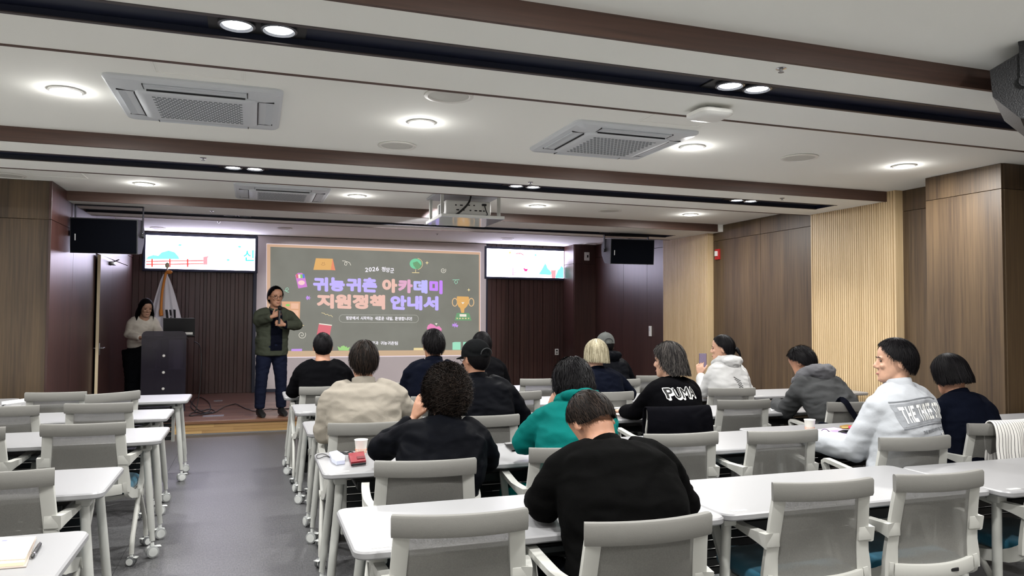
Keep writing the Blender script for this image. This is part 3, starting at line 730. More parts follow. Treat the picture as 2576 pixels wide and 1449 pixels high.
def make_hair(parent, c, rot, s, material, st):
    rng = random.Random(st.get('seed', 1)); S, end = hair_surface(c, rot, s, st)
    bald = st.get('bald', 0); th = st.get('thick', .07); rough = st.get('rough', .012); curl = st.get('curl', 0)
    V, Fc, T = [], [], []
    na, ntt = 48, 22
    for i in range(na):
        az = -180+360*i/na; e = end(az)
        for j in range(ntt+1):
            t = bald+(e-bald)*j/ntt
            edge = min(1, (1-j/ntt)*5)
            nz = noise.noise(Vector((az*.06, t*.05, st.get('seed', 1)*3.3)))
            out = th*(.35+.65*edge)*(1-curl*1.5)+(nz*(min(rough, .02)*3))*edge
            if 'thin' in st:
                pa, pt, pr_ = st['thin']; dd_ = math.hypot((az-pa)*math.sin(R(max(t, 8))), t-pt)
                if dd_ < pr_: out = min(out, -.10)
            if bald and j < 4: out *= j/4
            V.append(S(az, t, out)); T.append(.25+.3*nz)
    for i in range(na):
        for j in range(ntt): a = i*(ntt+1)+j; b = ((i+1) % na)*(ntt+1)+j; Fc.append((a, a+1, b+1, b))
    n = st.get('n', 1100)
    for q in range(n):
        az = rng.uniform(-180, 180); e = end(az); t0 = bald+(e-bald)*rng.random()**.8*.92
        L = st.get('len', 30)*rng.uniform(.6, 1.25); t1 = min(t0+L, e+st.get('over', 6)*rng.random())
        if bald and t0 < bald+4: continue
        if 'thin' in st and rng.random() < .72 and math.hypot((az-st['thin'][0])*math.sin(R(max(t0, 8))), t0-st['thin'][1]) < st['thin'][2]: continue
        sweep_ = st.get('swirl', 8)*rng.uniform(-1, 1)+st.get('part', 0); ph = rng.random()*6.28; w = st.get('w', .0032)*rng.uniform(.6, 1.3)*s
        lift = rng.uniform(.2, 1)*rough*6; base = th+rng.uniform(-.02, .035); tone = rng.random()**2; seg = 6; k0 = len(V)
        for j in range(seg+1):
            u = j/seg; t = t0+(t1-t0)*u
            cu = curl*math.sin(ph+u*st.get('waves', 9))
            p = S(az+sweep_*u+cu*90/max(.3, math.sin(R(min(t, 120)))), t, base+lift*u*u+curl*.8*math.cos(ph+u*st.get('waves', 9)))
            p2 = S(az+sweep_*u+cu*90/max(.3, math.sin(R(min(t, 120))))+3, t, base+lift*u*u)
            side = (p2-p); side = side.normalized() if side.length > 1e-6 else Vector((1, 0, 0))
            ww = w*(1-u*.75)
            V += [p-side*ww, p+side*ww]; T += [tone, tone]
        for j in range(seg): a = k0+2*j; Fc.append((a, a+1, a+3, a+2))
    me = bpy.data.meshes.new('hair'); me.from_pydata([tuple(v) for v in V], [], Fc)
    at = me.attributes.new('tone', 'FLOAT', 'POINT'); at.data.foreach_set('value', T)
    smooth_on(me); return put('hair', me, material, parent)

def make_cap(parent, c, rot, s, material, yaw_back=False):
    def P(x, y, z): return c+rot @ (Vector((x, y, z))*s)
    m = MB(); rings = []
    for j in range(10):
        t = R(6+84*j/9); k = 1.0+.02*math.sin(t*2)
        rings.append([P(.0905*k*math.sin(t)*math.cos(a), -.004+.110*k*math.sin(t)*math.sin(a), .030+.102*math.cos(t)) for a in [2*math.pi*i/28 for i in range(28)]])
    rings.append([P(.0915*math.cos(a), -.004+.111*math.sin(a), .014) for a in [2*math.pi*i/28 for i in range(28)]])
    m.loft(rings); o = m.build('cap_crown', material, parent, 60)
    br = []
    for i in range(13):
        a = R(25+130*i/12); br.append((a,))
    top = []; 
    m = MB(); rin = [P(.088*math.cos(R(a)), .100*math.sin(R(a))-.002, .020) for a in range(20, 161, 10)]; rout = [P(.098*math.cos(R(a)), .125*math.sin(R(a))+.055*math.sin(R(a))**2, .016-.012*math.sin(R(a))) for a in range(20, 161, 10)]
    dn = rot @ Vector((0, 0, -.005*s)); n = len(rin)
    m.add(rin+rout+[p+dn for p in rin]+[p+dn for p in rout], [(i, i+1, n+i+1, n+i) for i in range(n-1)]+[(2*n+i, 3*n+i, 3*n+i+1, 2*n+i+1) for i in range(n-1)]+[(n+i, n+i+1, 3*n+i+1, 3*n+i) for i in range(n-1)]+[(i, 2*n+i, 2*n+i+1, i+1) for i in range(n-1)])
    m.build('cap_brim', material, o, 50)
    m = MB(); m.tube([P(.055*math.sin(R(a)), -.119*math.cos(R(a)), .018) for a in range(-38, 39, 6)], .006*s, 6, flat=1.6); m.build('cap_strap', material, o, 50)
    m = MB(); m.tube([P(.045*math.cos(R(a)), -.112-.006*math.sin(R(a)), .026+.038*math.sin(R(a))) for a in range(0, 181, 15)], .0035*s, 6); m.build('cap_arch', mat('cap_binding', (32, 34, 36), .8), o, 50)
    m = MB(); m.ell(P(0, -.004, .134), (.008*s, .008*s, .005*s), 10, 6); m.build('cap_button', material, o, True)
    return o
def make_glasses(parent, c, rot, s, material):
    def P(x, y, z): return c+rot @ (Vector((x, y, z))*s)
    o = None
    m = MB()
    for q in (-1, 1):
        m.tube([P(q*.034+.024*math.cos(a), .098-.004*abs(math.cos(a)), .002+.017*math.sin(a)) for a in [2*math.pi*k/18 for k in range(19)]], .0019*s, 6)
        m.tube([P(q*.058, .094, .006), P(q*.078, .06, .006), P(q*.083, .0, .004), P(q*.082, -.02, -.012)], .0018*s, 6)
    m.tube([P(-.011, .100, .006), P(0, .103, .008), P(.011, .100, .006)], .0018*s, 6)
    return m.build('glasses', material, parent, True)

def make_person(name_label, spec):
    """one figure: root Empty > body (one skin), garments, hair and so on. Coordinates in metres, root at the floor under the pelvis."""
    pos = Vector(spec['pos']); rz = R(spec.get('rz', 0)); s = spec.get('s', 1.0); k = spec.get('k', 1.0)
    root = tag(empty('person', pos, rz), name_label, 'person', spec.get('group'))
    inv = Matrix.Rotation(-rz, 3, 'Z')
    loc = lambda p: inv @ (Vector(p)-pos)
    seated = spec.get('seated', True)
    hc = loc(spec['head']); yaw, pitch, roll = spec.get('turn', (0, 5, 0)); hr = mat3(yaw, pitch, roll)
    hs = spec.get('hs', 1.04)
    c7 = hc-mat3(yaw*.15, pitch*.85, roll*.6) @ Vector((0, .018, spec.get('nl', .150)*hs))
    if seated: pel = Vector((spec.get('px', 0), -.02, .53))
    else: pel = Vector((0, 0, .95*s))
    # spine: gentle curve from pelvis to neck base, bulging backwards
    b = spec.get('bulge', .045); mid = pel.lerp(c7, .55)+Vector((0, -b, 0)); low = pel.lerp(c7, .22)+Vector((0, -b*.55, 0)); hi = pel.lerp(c7, .86)+Vector((0, -b*.55, 0))
    lat = Vector((1, 0, 0)); sl = spec.get('shoulder_tilt', 0); tw = spec.get('twist', 0)
    lat_s = Matrix.Rotation(R(tw), 3, 'Z') @ (Matrix.Rotation(R(sl), 3, 'Y') @ lat)
    def axes(i, pts):
        t = (pts[min(i+1, len(pts)-1)]-pts[max(i-1, 0)]).normalized(); u = i/(len(pts)-1)
        l = lat.lerp(lat_s, u); l = (l-t*l.dot(t)).normalized(); return l, t.cross(l)
    sh = c7+(hi-c7).normalized()*.072
    shw = spec.get('shw', .165)*s
    SHL, SHR = sh-lat_s*shw, sh+lat_s*shw
    hipz = pel.z
    # default arms: forearms on the table in front
    el_l = loc(spec['lel']) if 'lel' in spec else SHL+Vector((-.06, .13, -.25)); el_r = loc(spec['rel']) if 'rel' in spec else SHR+Vector((.06, .13, -.25))
    wr_l = loc(spec['lwr']) if 'lwr' in spec else el_l+Vector((.10, .22, .02)); wr_r = loc(spec['rwr']) if 'rwr' in spec else el_r+Vector((-.10, .22, .02))
    if seated:
        hips = [Vector((q*.095+pel.x, .0, .515)) for q in (-1, 1)]; knees = [Vector((q*.13+pel.x, .42*s, .505)) for q in (-1, 1)]; ank = [Vector((q*.12+pel.x, .40*s+spec.get('foot', 0), .085)) for q in (-1, 1)]
    else:
        hips = [Vector((q*.09, 0, .90*s)) for q in (-1, 1)]; st_ = spec.get('stance', ((-.12, .0), (.12, .03)))
        knees = [Vector((x*.9, y*.5+.02, .49*s)) for x, y in st_]; ank = [Vector((x, y, .085)) for x, y in st_]
    vox = spec.get('vox', .0095)
    # ---- body
    m = MB(); pts = [pel-Vector((0, 0, .05)), low, mid, hi, c7]
    rr = [(.15, .10), (.135, .095), (.15, .10), (.14, .08), (.06, .058)]
    m.loft([ring(p, *axes(i, pts), w*s, d*s) for i, (p, (w, d)) in enumerate(zip(pts, rr))])
    nk = .054*hs*spec.get('neck', 1); m.tube([c7+(hi-c7)*.4, c7+(hc-c7)*.15, c7+(hc-c7)*.45, hc+hr @ Vector((0, -.025, -.03))*hs], [.075, nk*1.12, nk, nk*.98], 16)
    add_head(m, hc, hr, hs, spec.get('face', False))
    for a, e, w in ((SHL, el_l, wr_l), (SHR, el_r, wr_r)): m.tube([a, a.lerp(e, .5), e, e.lerp(w, .35), w], [.045, .042, .036, .037, .026], 12)
    for q, w, e in ((-1, wr_l, el_l), (1, wr_r, el_r)):
        h = spec.get('lhand' if q < 0 else 'rhand', {}); d = inv @ Vector(h['d']) if 'd' in h else (w-e)*Vector((1, 1, .2))
        n = inv @ Vector(h['n']) if 'n' in h else Vector((0, 0, 1))
        add_hand(m, w+d.normalized()*.01, d, n, q, h.get('curl', 22), h.get('s', .95), h.get('spread', 7), h.get('thumb', 35), h.get('curls'))
    for a, kn, an in zip(hips, knees, ank): m.tube([a, a.lerp(kn, .5), kn, kn.lerp(an, .35), an, an+Vector((0, .09, -.045))], [.085, .075, .052, .052, .036, .034], 12)
    body = put('body', remesh(m, vox, 3, .45), spec.get('skin', M_SKIN), root)
    # ---- trousers
    m = MB(); wt = spec.get('legw', 1.0)
    m.ell(pel+Vector((0, .0, -.02)), (.175*s*k, .14*s*k, .12), 16, 10)
    for a, kn, an in zip(hips, knees, ank): m.tube([a, a.lerp(kn, .5), kn, kn.lerp(an, .4), an+Vector((0, 0, .02))], [.100*wt, .090*wt, .070*wt, .066*wt, .058*wt], 14)
    me = remesh(m, .013, 4); folds(me, .014, 8, spec.get('seed', 1)); put('trousers', me, spec.get('pants', cloth('black_trousers', (20, 21, 25))), root)
    for an in ank:
        m = MB(); pr = [(-.055, .030, .050), (-.02, .040, .062), (.03, .042, .058), (.09, .046, .045), (.15, .044, .034), (.185, .025, .022)]
        m.loft([[an+Vector((hw*math.cos(t), y, -.085+max(.0, hh+hh*math.sin(t)) if True else 0)) for t in [2*math.pi*i/14 for i in range(14)]] for y, hw, hh in pr])
        m.build('shoe', spec.get('shoes', mat('black_shoe', (16, 16, 17), .5)), root, 50)
    # ---- jacket or shirt
    m = MB(); z0 = spec.get('hem', .44 if seated else .80*s)
    base = pel.copy(); base.z = z0; base.y -= .01
    pts = [base, pel+Vector((0, -.005, .05 if seated else .06)), low, mid, hi, c7+(hi-c7)*.45, c7+(hi-c7)*.08]
    rr = [(.178, .135), (.18, .14), (.172, .135), (.19, .135), (.195, .115), (.145, .088), (.076, .070)]
    m.loft([ring(p, *axes(i, pts), w*s*k, d*s*k, e=2.5) for i, (p, (w, d)) in enumerate(zip(pts, rr))])
    sk = spec.get('sleeve', 1.0)
    for a, e, w in ((SHL, el_l, wr_l), (SHR, el_r, wr_r)):
        m.tube([a+(c7-a)*.62, a+(c7-a)*.15, a.lerp(e, .12), a.lerp(e, .5), e, e.lerp(w, .3), e.lerp(w, .7), w-(w-e).normalized()*.012], [.066*k, .066*k, .064*k*sk, .060*k*sk, .056*k*sk, .054*k*sk, .046*k*sk, .040*k*sk], 16)
        m.ell(e, (.055*k*sk,)*3, 12, 8)
    me = remesh(m, spec.get('jvox', .0105), 14, .5); folds(me, spec.get('fold', .020)*.9, spec.get('fsc', 7), spec.get('seed', 1))
    me = bake(me, [('SMOOTH', dict(factor=.5, iterations=2))]); smooth_on(me)
    jk = put(spec.get('top_name', 'jacket'), me, spec['top'], root)
    # collar
    if spec.get('collar', 'stand'):
        ct = c7+(hc-c7)*.10; m = MB(); lo_, hi_ = c7+(hi-c7)*.22, c7+(hc-c7)*spec.get('collar_h', .26)
        tdir = (hi_-lo_).normalized(); l = (lat_s-tdir*lat_s.dot(tdir)).normalized(); f = tdir.cross(l)
        ro = []
        for u, r1, r2 in ((0, .088, .086), (.35, .078, .078), (.7, .070, .073), (1, .068, .071), (.96, .062, .065), (.6, .060, .062)):
            cc = lo_.lerp(hi_, u)
            ro.append([cc+l*(r1*k**.5*math.cos(a))+f*(r2*k**.5*math.sin(a)+.006)+tdir*(-.012*math.sin(a) if math.sin(a) > 0 else 0) for a in [2*math.pi*i/24 for i in range(24)]])
        m.loft(ro, False); put('collar', m.mesh('collar', spec['top'], True), spec.get('collar_mat', spec['top']), jk)
    if 'hair' in spec: make_hair(root, hc, hr, hs, spec['hair'], spec.get('style', {}))
    if spec.get('face'):
        def P(x, y, z): return hc+hr @ (Vector((x, y, z))*hs)
        for q in (-1, 1):
            m = MB(); m.ell(P(q*.032, .081, .006), (.0125*hs, .006*hs, .0045*hs), 10, 6, hr); e_ = m.build('eye', mat('eye_dark', (22, 16, 14), .2), root, True)
            m = MB(); m.tube([P(q*.014, .091, .024), P(q*.030, .092, .029), P(q*.048, .083, .024)], [.002, .0028, .0015], 6); m.build('eyebrow', H_BLACK, root, True)
        m = MB(); m.tube([P(-.020, .094, -.064), P(0, .1005, -.0655), P(.020, .094, -.064)], [.002, .0042, .002], 8); m.build('lips', M_LIPS, root, True)
    return dict(root=root, jacket=jk, c7=c7, hi=hi, mid=mid, low=low, hc=hc, hr=hr, lat=lat_s, inv=inv, loc=loc, SHL=SHL, SHR=SHR, wr_l=wr_l, wr_r=wr_r, el_l=el_l, el_r=el_r, hs=hs, k=k)

def make_hood(P, material, size=1.0, drop=.13, name='hood'):
    """folded hood lying on the upper back and round the neck"""
    m = MB(); c7 = P['c7']; dn = (P['hi']-c7).normalized(); up = -dn; l = P['lat']; bk = l.cross(up)*-1
    if bk.y > 0: bk = -bk
    ce_ = c7+up*.03
    pts = []; rad = []
    for i in range(13):
        a = R(-150+300*i/12); pts.append(ce_+l*(.088*size*math.sin(a))+bk*(.085*size*math.cos(a))+up*(.005-.03*math.cos(a))); rad.append((.030+.018*(math.cos(a) > .2))*size)
    m.tube(pts, rad, 10)
    rg = []
    for u, hw, hd in ((0, .095, .030), (.25, .112, .052), (.5, .108, .056), (.75, .080, .046), (1, .035, .025)):
        rg.append(ring(ce_+bk*(.085+.030*math.sin(u*3))*size+dn*(drop*u), l, bk, hw*size, hd*size, 20))
    m.loft(rg)
    me = remesh(m, .009, 4); folds(me, .02, 14, 5); me = bake(me, [('SMOOTH', dict(factor=.5, iterations=1))]); smooth_on(me)
    return put(name, me, material, P['jacket'])
def decal(P, me, cx_, cz, w, h, material, name, parent=None, skew=0, lift=.003, bend=0, back=True, roll=0):
    """lay a flat mesh (lettering, stripe) on the back of the garment: centre (x, z) in the figure's own frame"""
    bb = [v.co for v in me.vertices]; x0 = min(v.x for v in bb); x1 = max(v.x for v in bb); y0 = min(v.y for v in bb); y1 = max(v.y for v in bb)
    bm = bmesh.new(); bm.from_mesh(me); bmesh.ops.triangulate(bm, faces=bm.faces[:])
    for v in bm.verts: v.co = Vector(((v.co.x-x0)/(x1-x0)-.5, (v.co.y-y0)/(y1-y0)-.5, 0)); v.co = Vector((v.co.x*w, v.co.y*h, 0))
    for it in range(4):
        ed = [e for e in bm.edges if e.calc_length() > .012]
        if not ed: break
        bmesh.ops.subdivide_edges(bm, edges=ed, cuts=1); bmesh.ops.triangulate(bm, faces=bm.faces[:])
    g = P['jacket'].data; bv = BVHTree.FromPolygons([v.co for v in g.vertices], [p.vertices[:] for p in g.polygons])
    l = P['lat'].normalized(); up = Vector((0, 0, 1)); d = l.cross(up)*-1
    d = Vector((-l.y, l.x, 0)).normalized()
    ca, sa = math.cos(R(roll)), math.sin(R(roll)); bad = []
    for v in bm.verts:
        u, q = v.co.x, v.co.y+skew*v.co.x+bend*v.co.x**2; u, q = u*ca-q*sa, u*sa+q*ca
        o = l*(cx_+u)+Vector((0, 0, cz+q))+Vector((P['mid'].x, P['mid'].y, 0))-d*(.6 if back else -.6)
        hit = bv.ray_cast(o, d if back else -d)
        if hit[0] is None or hit[3] > 1.0: bad.append(v); continue
        v.co = hit[0]+(hit[1] if (hit[1].dot(d) < 0) == back else -hit[1])*lift
    if bad: bmesh.ops.delete(bm, geom=bad, context='VERTS')
    lng = [e for e in bm.edges if e.calc_length() > .034]
    if lng: bmesh.ops.delete(bm, geom=lng, context='EDGES')
    out = bpy.data.meshes.new(name); bm.to_mesh(out); bm.free()
    return put(name, out, material, parent or P['jacket'])
def fat_text(ch, r):
    me = text_mesh(ch); src = [v.co.copy() for v in me.vertices]; fs = [p.vertices[:] for p in me.polygons]; m = MB()
    for q in range(8): m.add([c+Vector((r*math.cos(q*math.pi/4), r*math.sin(q*math.pi/4), 0)) for c in src], fs)
    return m.mesh('scratch', M_SKIN, fix=False)
def rect_mesh(nx=8, ny=2):
    m = MB(); vs = [(i/nx, j/ny, 0) for j in range(ny+1) for i in range(nx+1)]
    return m.add(vs, [(j*(nx+1)+i, j*(nx+1)+i+1, (j+1)*(nx+1)+i+1, (j+1)*(nx+1)+i) for j in range(ny) for i in range(nx)]).mesh('scratch', M_SKIN, fix=False)

# ---------------------------------------------------------------- the audience
G = 'people seated in the audience'
SHORT = dict(n=2300, len=28, thick=.09, rough=.012, w=.0024)
BLACKT = cloth('black_knit', (7, 7, 9), crease=.2); BLACKN = cloth('black_nylon', (8, 9, 13), rough=.6, bump=(90, .1)); NAVYJ = cloth('navy_cloth', (9, 12, 22)); NAVYT = cloth('dark_navy_trousers', (22, 26, 40))
def hd(px, py, Y): return at_y(px, py, Y)
p_buzz = make_person('short-haired man in a plain black sweater, front row at the aisle', dict(group=G, pos=(.62, 7.12, 0), head=hd(812, 872, 7.24), turn=(0, 6, 0), k=1.13, shw=.18, top=BLACKT, top_name='sweater', collar=None, hair=H_BLACK, neck=1.12,
    style=dict(SHORT, n=1100, len=10, thick=.045, rough=.004, seed=2), lel=(.36, 7.22, .80), rel=(.90, 7.22, .80), seed=2))
p_beige = make_person('man in a beige collared jacket seated by the aisle', dict(group=G, pos=(.66, 4.76, 0), head=hd(915, 909, 4.90), turn=(-4, 8, 2), k=1.16, sleeve=1.12, shw=.185, top=cloth('beige_cotton', (138, 132, 122), .05, .8), hair=H_DARK, fold=.028, collar_h=.30,
    style=dict(SHORT, seed=3, rough=.016), lel=at_y(818, 1085, 4.86), lwr=(.52, 5.15, .78), rel=(1.0, 4.92, .80), seed=3))
p_navy = make_person('man in a dark navy jacket in front of the slide, short black hair', dict(group=G, pos=(1.38, 6.05, 0), head=hd(1090, 868, 6.22), turn=(6, 8, 0), k=1.12, shw=.18, top=NAVYJ, hair=H_BLACK, style=dict(SHORT, seed=4, thick=.09, rough=.02), collar_h=.32, lel=at_y(1018, 985, 6.2), rel=(1.72, 6.2, .80), seed=4))
p_cap = make_person('man in a black baseball cap and black jacket', dict(group=G, pos=(1.47, 4.84, 0), head=hd(1197, 902, 4.98), turn=(22, 4, 0), k=1.15, shw=.185, top=BLACKN, hair=H_BLACK, face=True, style=dict(SHORT, n=500, len=8, thick=.02, rough=.003, seed=5), collar_h=.34, lel=(1.18, 4.98, .80), rel=(1.80, 4.95, .78), seed=5))
make_cap(p_cap['root'], p_cap['hc'], p_cap['hr'], p_cap['hs'], cloth('cap_black', (16, 17, 18)))
make_glasses(p_cap['root'], p_cap['hc'], p_cap['hr'], p_cap['hs'], M_BLACK)
p_behind = make_person('dark-haired person in black half hidden behind the black cap', dict(group=G, pos=(2.16, 7.2, 0), head=hd(1212, 868, 7.36), turn=(10, 8, 0), k=1.06, top=BLACKT, hair=H_BLACK, style=dict(SHORT, seed=6), lel=(1.86, 7.36, .82), rel=(2.46, 7.32, .78), seed=6))
p_curly = make_person('person with curly dark brown hair in a black jacket, hand raised to the face', dict(group=G, pos=(.76, 3.50, 0), head=hd(1124, 990, 3.68), turn=(4, 14, 4), k=1.08, shw=.165, shoulder_tilt=4, top=BLACKN, hair=H_DARK, vox=.0065, bulge=.06, fold=.03,
    style=dict(n=3400, len=30, thick=.17, rough=.035, curl=.13, waves=16, w=.0026, seed=7, wide=1.12, line=((0, 48), (40, 60), (60, 110), (80, 132), (105, 142), (180, 146))),
    lel=at_y(958, 1130, 3.80), lwr=at_y(1040, 1058, 3.86), rel=(1.13, 3.66, .78), lhand=dict(d=(.30, -.05, 1), n=(-.85, -.35, .2), curls=(26, 22, 18, 16), spread=10), seed=7))
p_teal = make_person('person with wavy black hair in a teal jacket', dict(group=G, pos=(1.52, 3.62, 0), head=hd(1440, 962, 3.88), turn=(14, 22, 8), k=1.10, shw=.16, shoulder_tilt=4, top=cloth('teal_cotton', (9, 90, 86), .06, .75), pants=cloth('teal_cotton', (9, 90, 86), .06, .75), hair=H_BLACK, bulge=.08, fold=.030, sleeve=1.15, vox=.008,
    style=dict(n=2000, len=40, thick=.13, rough=.018, curl=.02, waves=7, w=.003, wide=1.1, seed=8, tail=1, flare=.06, tuck=.35, line=((0, 50), (40, 60), (58, 110), (80, 138), (110, 146), (180, 150))),
    lel=at_y(1322, 1110, 3.86), lwr=at_y(1382, 1040, 3.98), lhand=dict(d=(.5, 0, 1), n=(-.6, -.6, .2), curl=30), rel=(1.84, 3.86, .80), seed=8))
make_hood(p_teal, MATS['teal_cotton'], 1.0, .09)
p_bald = make_person('balding man in a black stand-collar jacket bent over the nearest table', dict(group=G, pos=(1.23, 2.37, 0), head=hd(1489, 1062, 2.76), turn=(6, 50, -6), k=1.22, shw=.195, top=cloth('charcoal_black', (7, 7, 7)), hair=H_DARK, bulge=.085, fold=.022, collar_h=.24, neck=1.1, jvox=.009, vox=.0075,
    style=dict(SHORT, n=2600, len=22, thick=.035, rough=.006, w=.0022, seed=9, line=((0, 40), (35, 46), (50, 56), (70, 76), (90, 92), (104, 108), (125, 118), (180, 122)), thin=(155, 10, 19)), lel=at_y(1372, 1265, 2.62), lwr=(1.10, 2.86, .765), rel=at_y(1718, 1265, 2.62), rwr=(1.40, 2.88, .765), seed=9))
p_blond = make_person('person with a straight blonde bob in a black jacket', dict(group=G, pos=(2.90, 5.98, 0), head=hd(1499, 892, 6.16), turn=(16, 6, 4), k=1.06, shw=.165, top=NAVYJ, hair=H_BLOND,
    style=dict(n=1900, len=60, thick=.12, rough=.006, w=.003, swirl=3, seed=10, tail=1, flare=.10, tuck=.1, line=((0, 52), (40, 64), (56, 112), (75, 124), (110, 128), (180, 132))), skin=M_SKIN2, lel=(2.62, 6.12, .80), rel=(3.22, 6.08, .80), seed=10))
p_gcap = make_person('person in a grey baseball cap and black hooded jacket', dict(group=G, pos=(3.55, 7.12, 0), head=hd(1523, 868, 7.28), turn=(-8, 4, 0), k=1.08, top=BLACKN, hair=H_BLACK, style=dict(SHORT, n=500, len=8, thick=.02, rough=.003, seed=11), lel=(3.26, 7.26, .8), rel=(3.86, 7.26, .8), seed=11))
make_cap(p_gcap['root'], p_gcap['hc'], p_gcap['hr'], p_gcap['hs'], cloth('cap_grey', (84, 86, 84))); make_hood(p_gcap, BLACKN, 1.05, .12)
p_puma = make_person('person with shoulder-length greying hair in a black sweatshirt lettered in white', dict(group=G, pos=(2.86, 4.80, 0), rz=12, head=hd(1682, 908, 4.96), turn=(32, 6, 4), k=1.12, shw=.175, top=cloth('black_sweat', (6, 6, 8), crease=.2), top_name='sweatshirt', collar_h=.2, hair=H_GREYBL, face=True, skin=M_SKIN2,
    style=dict(n=2200, len=46, thick=.16, rough=.014, curl=.014, waves=6, w=.0034, seed=12, tail=1, flare=.14, line=((0, 50), (40, 60), (62, 84), (76, 120), (100, 148), (180, 152))), lel=at_y(1604, 1035, 4.98), lwr=(2.70, 5.22, .77), rel=(3.20, 5.0, .80), fold=.014, seed=12))
p_hoodie = make_person('person in a white hoodie with black ponytail holding up a phone', dict(group=G, pos=(4.16, 5.98, 0), rz=10, head=hd(1818, 877, 6.16), turn=(38, 4, 2), k=1.04, shw=.16, top=cloth('white_fleece', (172, 172, 172), .04), top_name='hoodie', collar=None, hair=H_BLACK, face=True, skin=M_SKIN2, vox=.0065,
    style=dict(n=1300, len=50, thick=.05, rough=.003, w=.003, swirl=3, seed=13), lel=at_y(1772, 985, 6.18), lwr=at_y(1762, 945, 6.42), rel=(4.50, 6.12, .80), lhand=dict(d=(.1, .3, 1), n=(-.7, -.6, 0), curls=(30, 32, 34, 36), spread=4), seed=13))
make_hood(p_hoodie, MATS['white_fleece'], 1.0, .13)
p_grey = make_person('man in a grey hooded jacket bent over his table by the wall', dict(group=G, pos=(4.36, 4.80, 0), rz=14, head=hd(2018, 912, 5.04), turn=(10, 30, 4), k=1.16, shw=.185, top=cloth('grey_shell', (66, 67, 68), .06, .7), pants=cloth('dark_grey_trousers', (38, 40, 44)), hair=H_BLACK, bulge=.09, fold=.028, style=dict(SHORT, seed=14, rough=.024, thick=.08),
    lel=at_y(1975, 1035, 5.12), lwr=(4.22, 5.36, .77), rel=(4.72, 5.08, .80), seed=14))
make_hood(p_grey, mat('grey_hood_lining', (80, 80, 84), .8, bump=(200, .15)), 1.12, .15)
p_wind = make_person('man in a white and grey windbreaker with lettering across the back', dict(group=G, pos=(3.44, 3.35, 0), rz=14, head=hd(2252, 910, 3.44), turn=(42, 2, 2), k=1.14, shw=.18, sleeve=1.16, top=cloth('white_nylon', (164, 167, 172), .03, .6, (60, .12)), pants=cloth('black_trousers', (20, 21, 25)), hair=H_BLACK, face=True, vox=.0065, skin=M_SKIN2, collar_h=.36, fold=.020, jvox=.009,
    style=dict(SHORT, n=2200, len=34, thick=.11, rough=.012, seed=15, line=((0, 40), (35, 50), (58, 72), (75, 88), (92, 92), (105, 112), (130, 126), (180, 130))), lel=at_y(2150, 1130, 3.48), lwr=(3.22, 3.80, .76), rel=(3.84, 3.46, .78), seed=15))
p_lady = make_person('person with a black bob in a navy jacket beside the pillar', dict(group=G, pos=(4.30, 3.62, 0), rz=6, head=hd(2390, 942, 3.80), turn=(6, 18, 0), k=1.08, shw=.165, top=NAVYJ, hair=H_BLACK, bulge=.06, style=dict(n=1700, len=60, thick=.12, rough=.005, w=.003, swirl=4, seed=16, tail=1, flare=.10, tuck=.25, line=((0, 52), (40, 64), (56, 112), (75, 126), (110, 130), (180, 134))), lel=(4.02, 3.85, .79), rel=(4.62, 3.82, .79), seed=16))
# lettering and print on the backs
M_PRINTW = mat('white_print', (228, 228, 226), .7); M_PRINTG = mat('grey_print', (128, 131, 136), .7); M_PRINTD = mat('dark_print', (92, 95, 100), .7)

for i, (ch, x, w) in enumerate((('P', -.098, .052), ('U', -.040, .052), ('M', .027, .070), ('A', .094, .056))):
    x -= .022; z = .955
    decal(p_puma, fat_text(ch, .05), x+.007, z-.010, w+.006, .074, M_PRINTW, 'letter_shadow', lift=.003, skew=.06)
    decal(p_puma, fat_text(ch, .05), x, z, w+.008, .078, M_PRINTW, 'letter_outline', lift=.0042, skew=.06)
    decal(p_puma, fat_text(ch, .02), x, z, w-.001, .068, mat('print_black', (8, 8, 9), .8), 'letter', lift=.0056, skew=.06)
ZB = .985
decal(p_wind, rect_mesh(24, 4), .025, ZB, .42, .118, M_PRINTG, 'back_band', lift=.003, bend=-.5)
for dz in (.070, -.068): decal(p_wind, rect_mesh(24, 1), .025, ZB+dz, .42, .006, M_PRINTD, 'band_line', lift=.003, bend=-.5)
x = -.170
for ch in 'THE THREE STRIPES':
    if ch == ' ': x += .014; continue
    w = .010 if ch == 'I' else .022
    u = x+w/2-.025; decal(p_wind, text_mesh(ch, bold=.03), x+w/2, ZB-.5*u*u, w, .085, M_PRINTW, 'letter', lift=.0055, skew=-1.0*u); x += w+.005
decal(p_wind, text_mesh('THE BRAND WITH THE 3 STRIPES', bold=.015), .05, ZB-.10, .28, .018, M_PRINTD, 'small_lettering', lift=.003, bend=-.4)
decal(p_wind, rect_mesh(24, 6), .04, .80, .36, .11, M_PRINTG, 'lower_band', lift=.003)
for i in range(3): decal(p_wind, rect_mesh(2, 8), .10+i*.022, .81, .011, .105, M_PRINTW, 'stripe', lift=.005, roll=-8)
for i in range(11): decal(p_hoodie, rect_mesh(6, 1), .0+.004*i, .93-.022*i, .075, .006, mat('stripe_black', (40, 40, 42), .8), 'stripe', lift=.003, roll=-32)

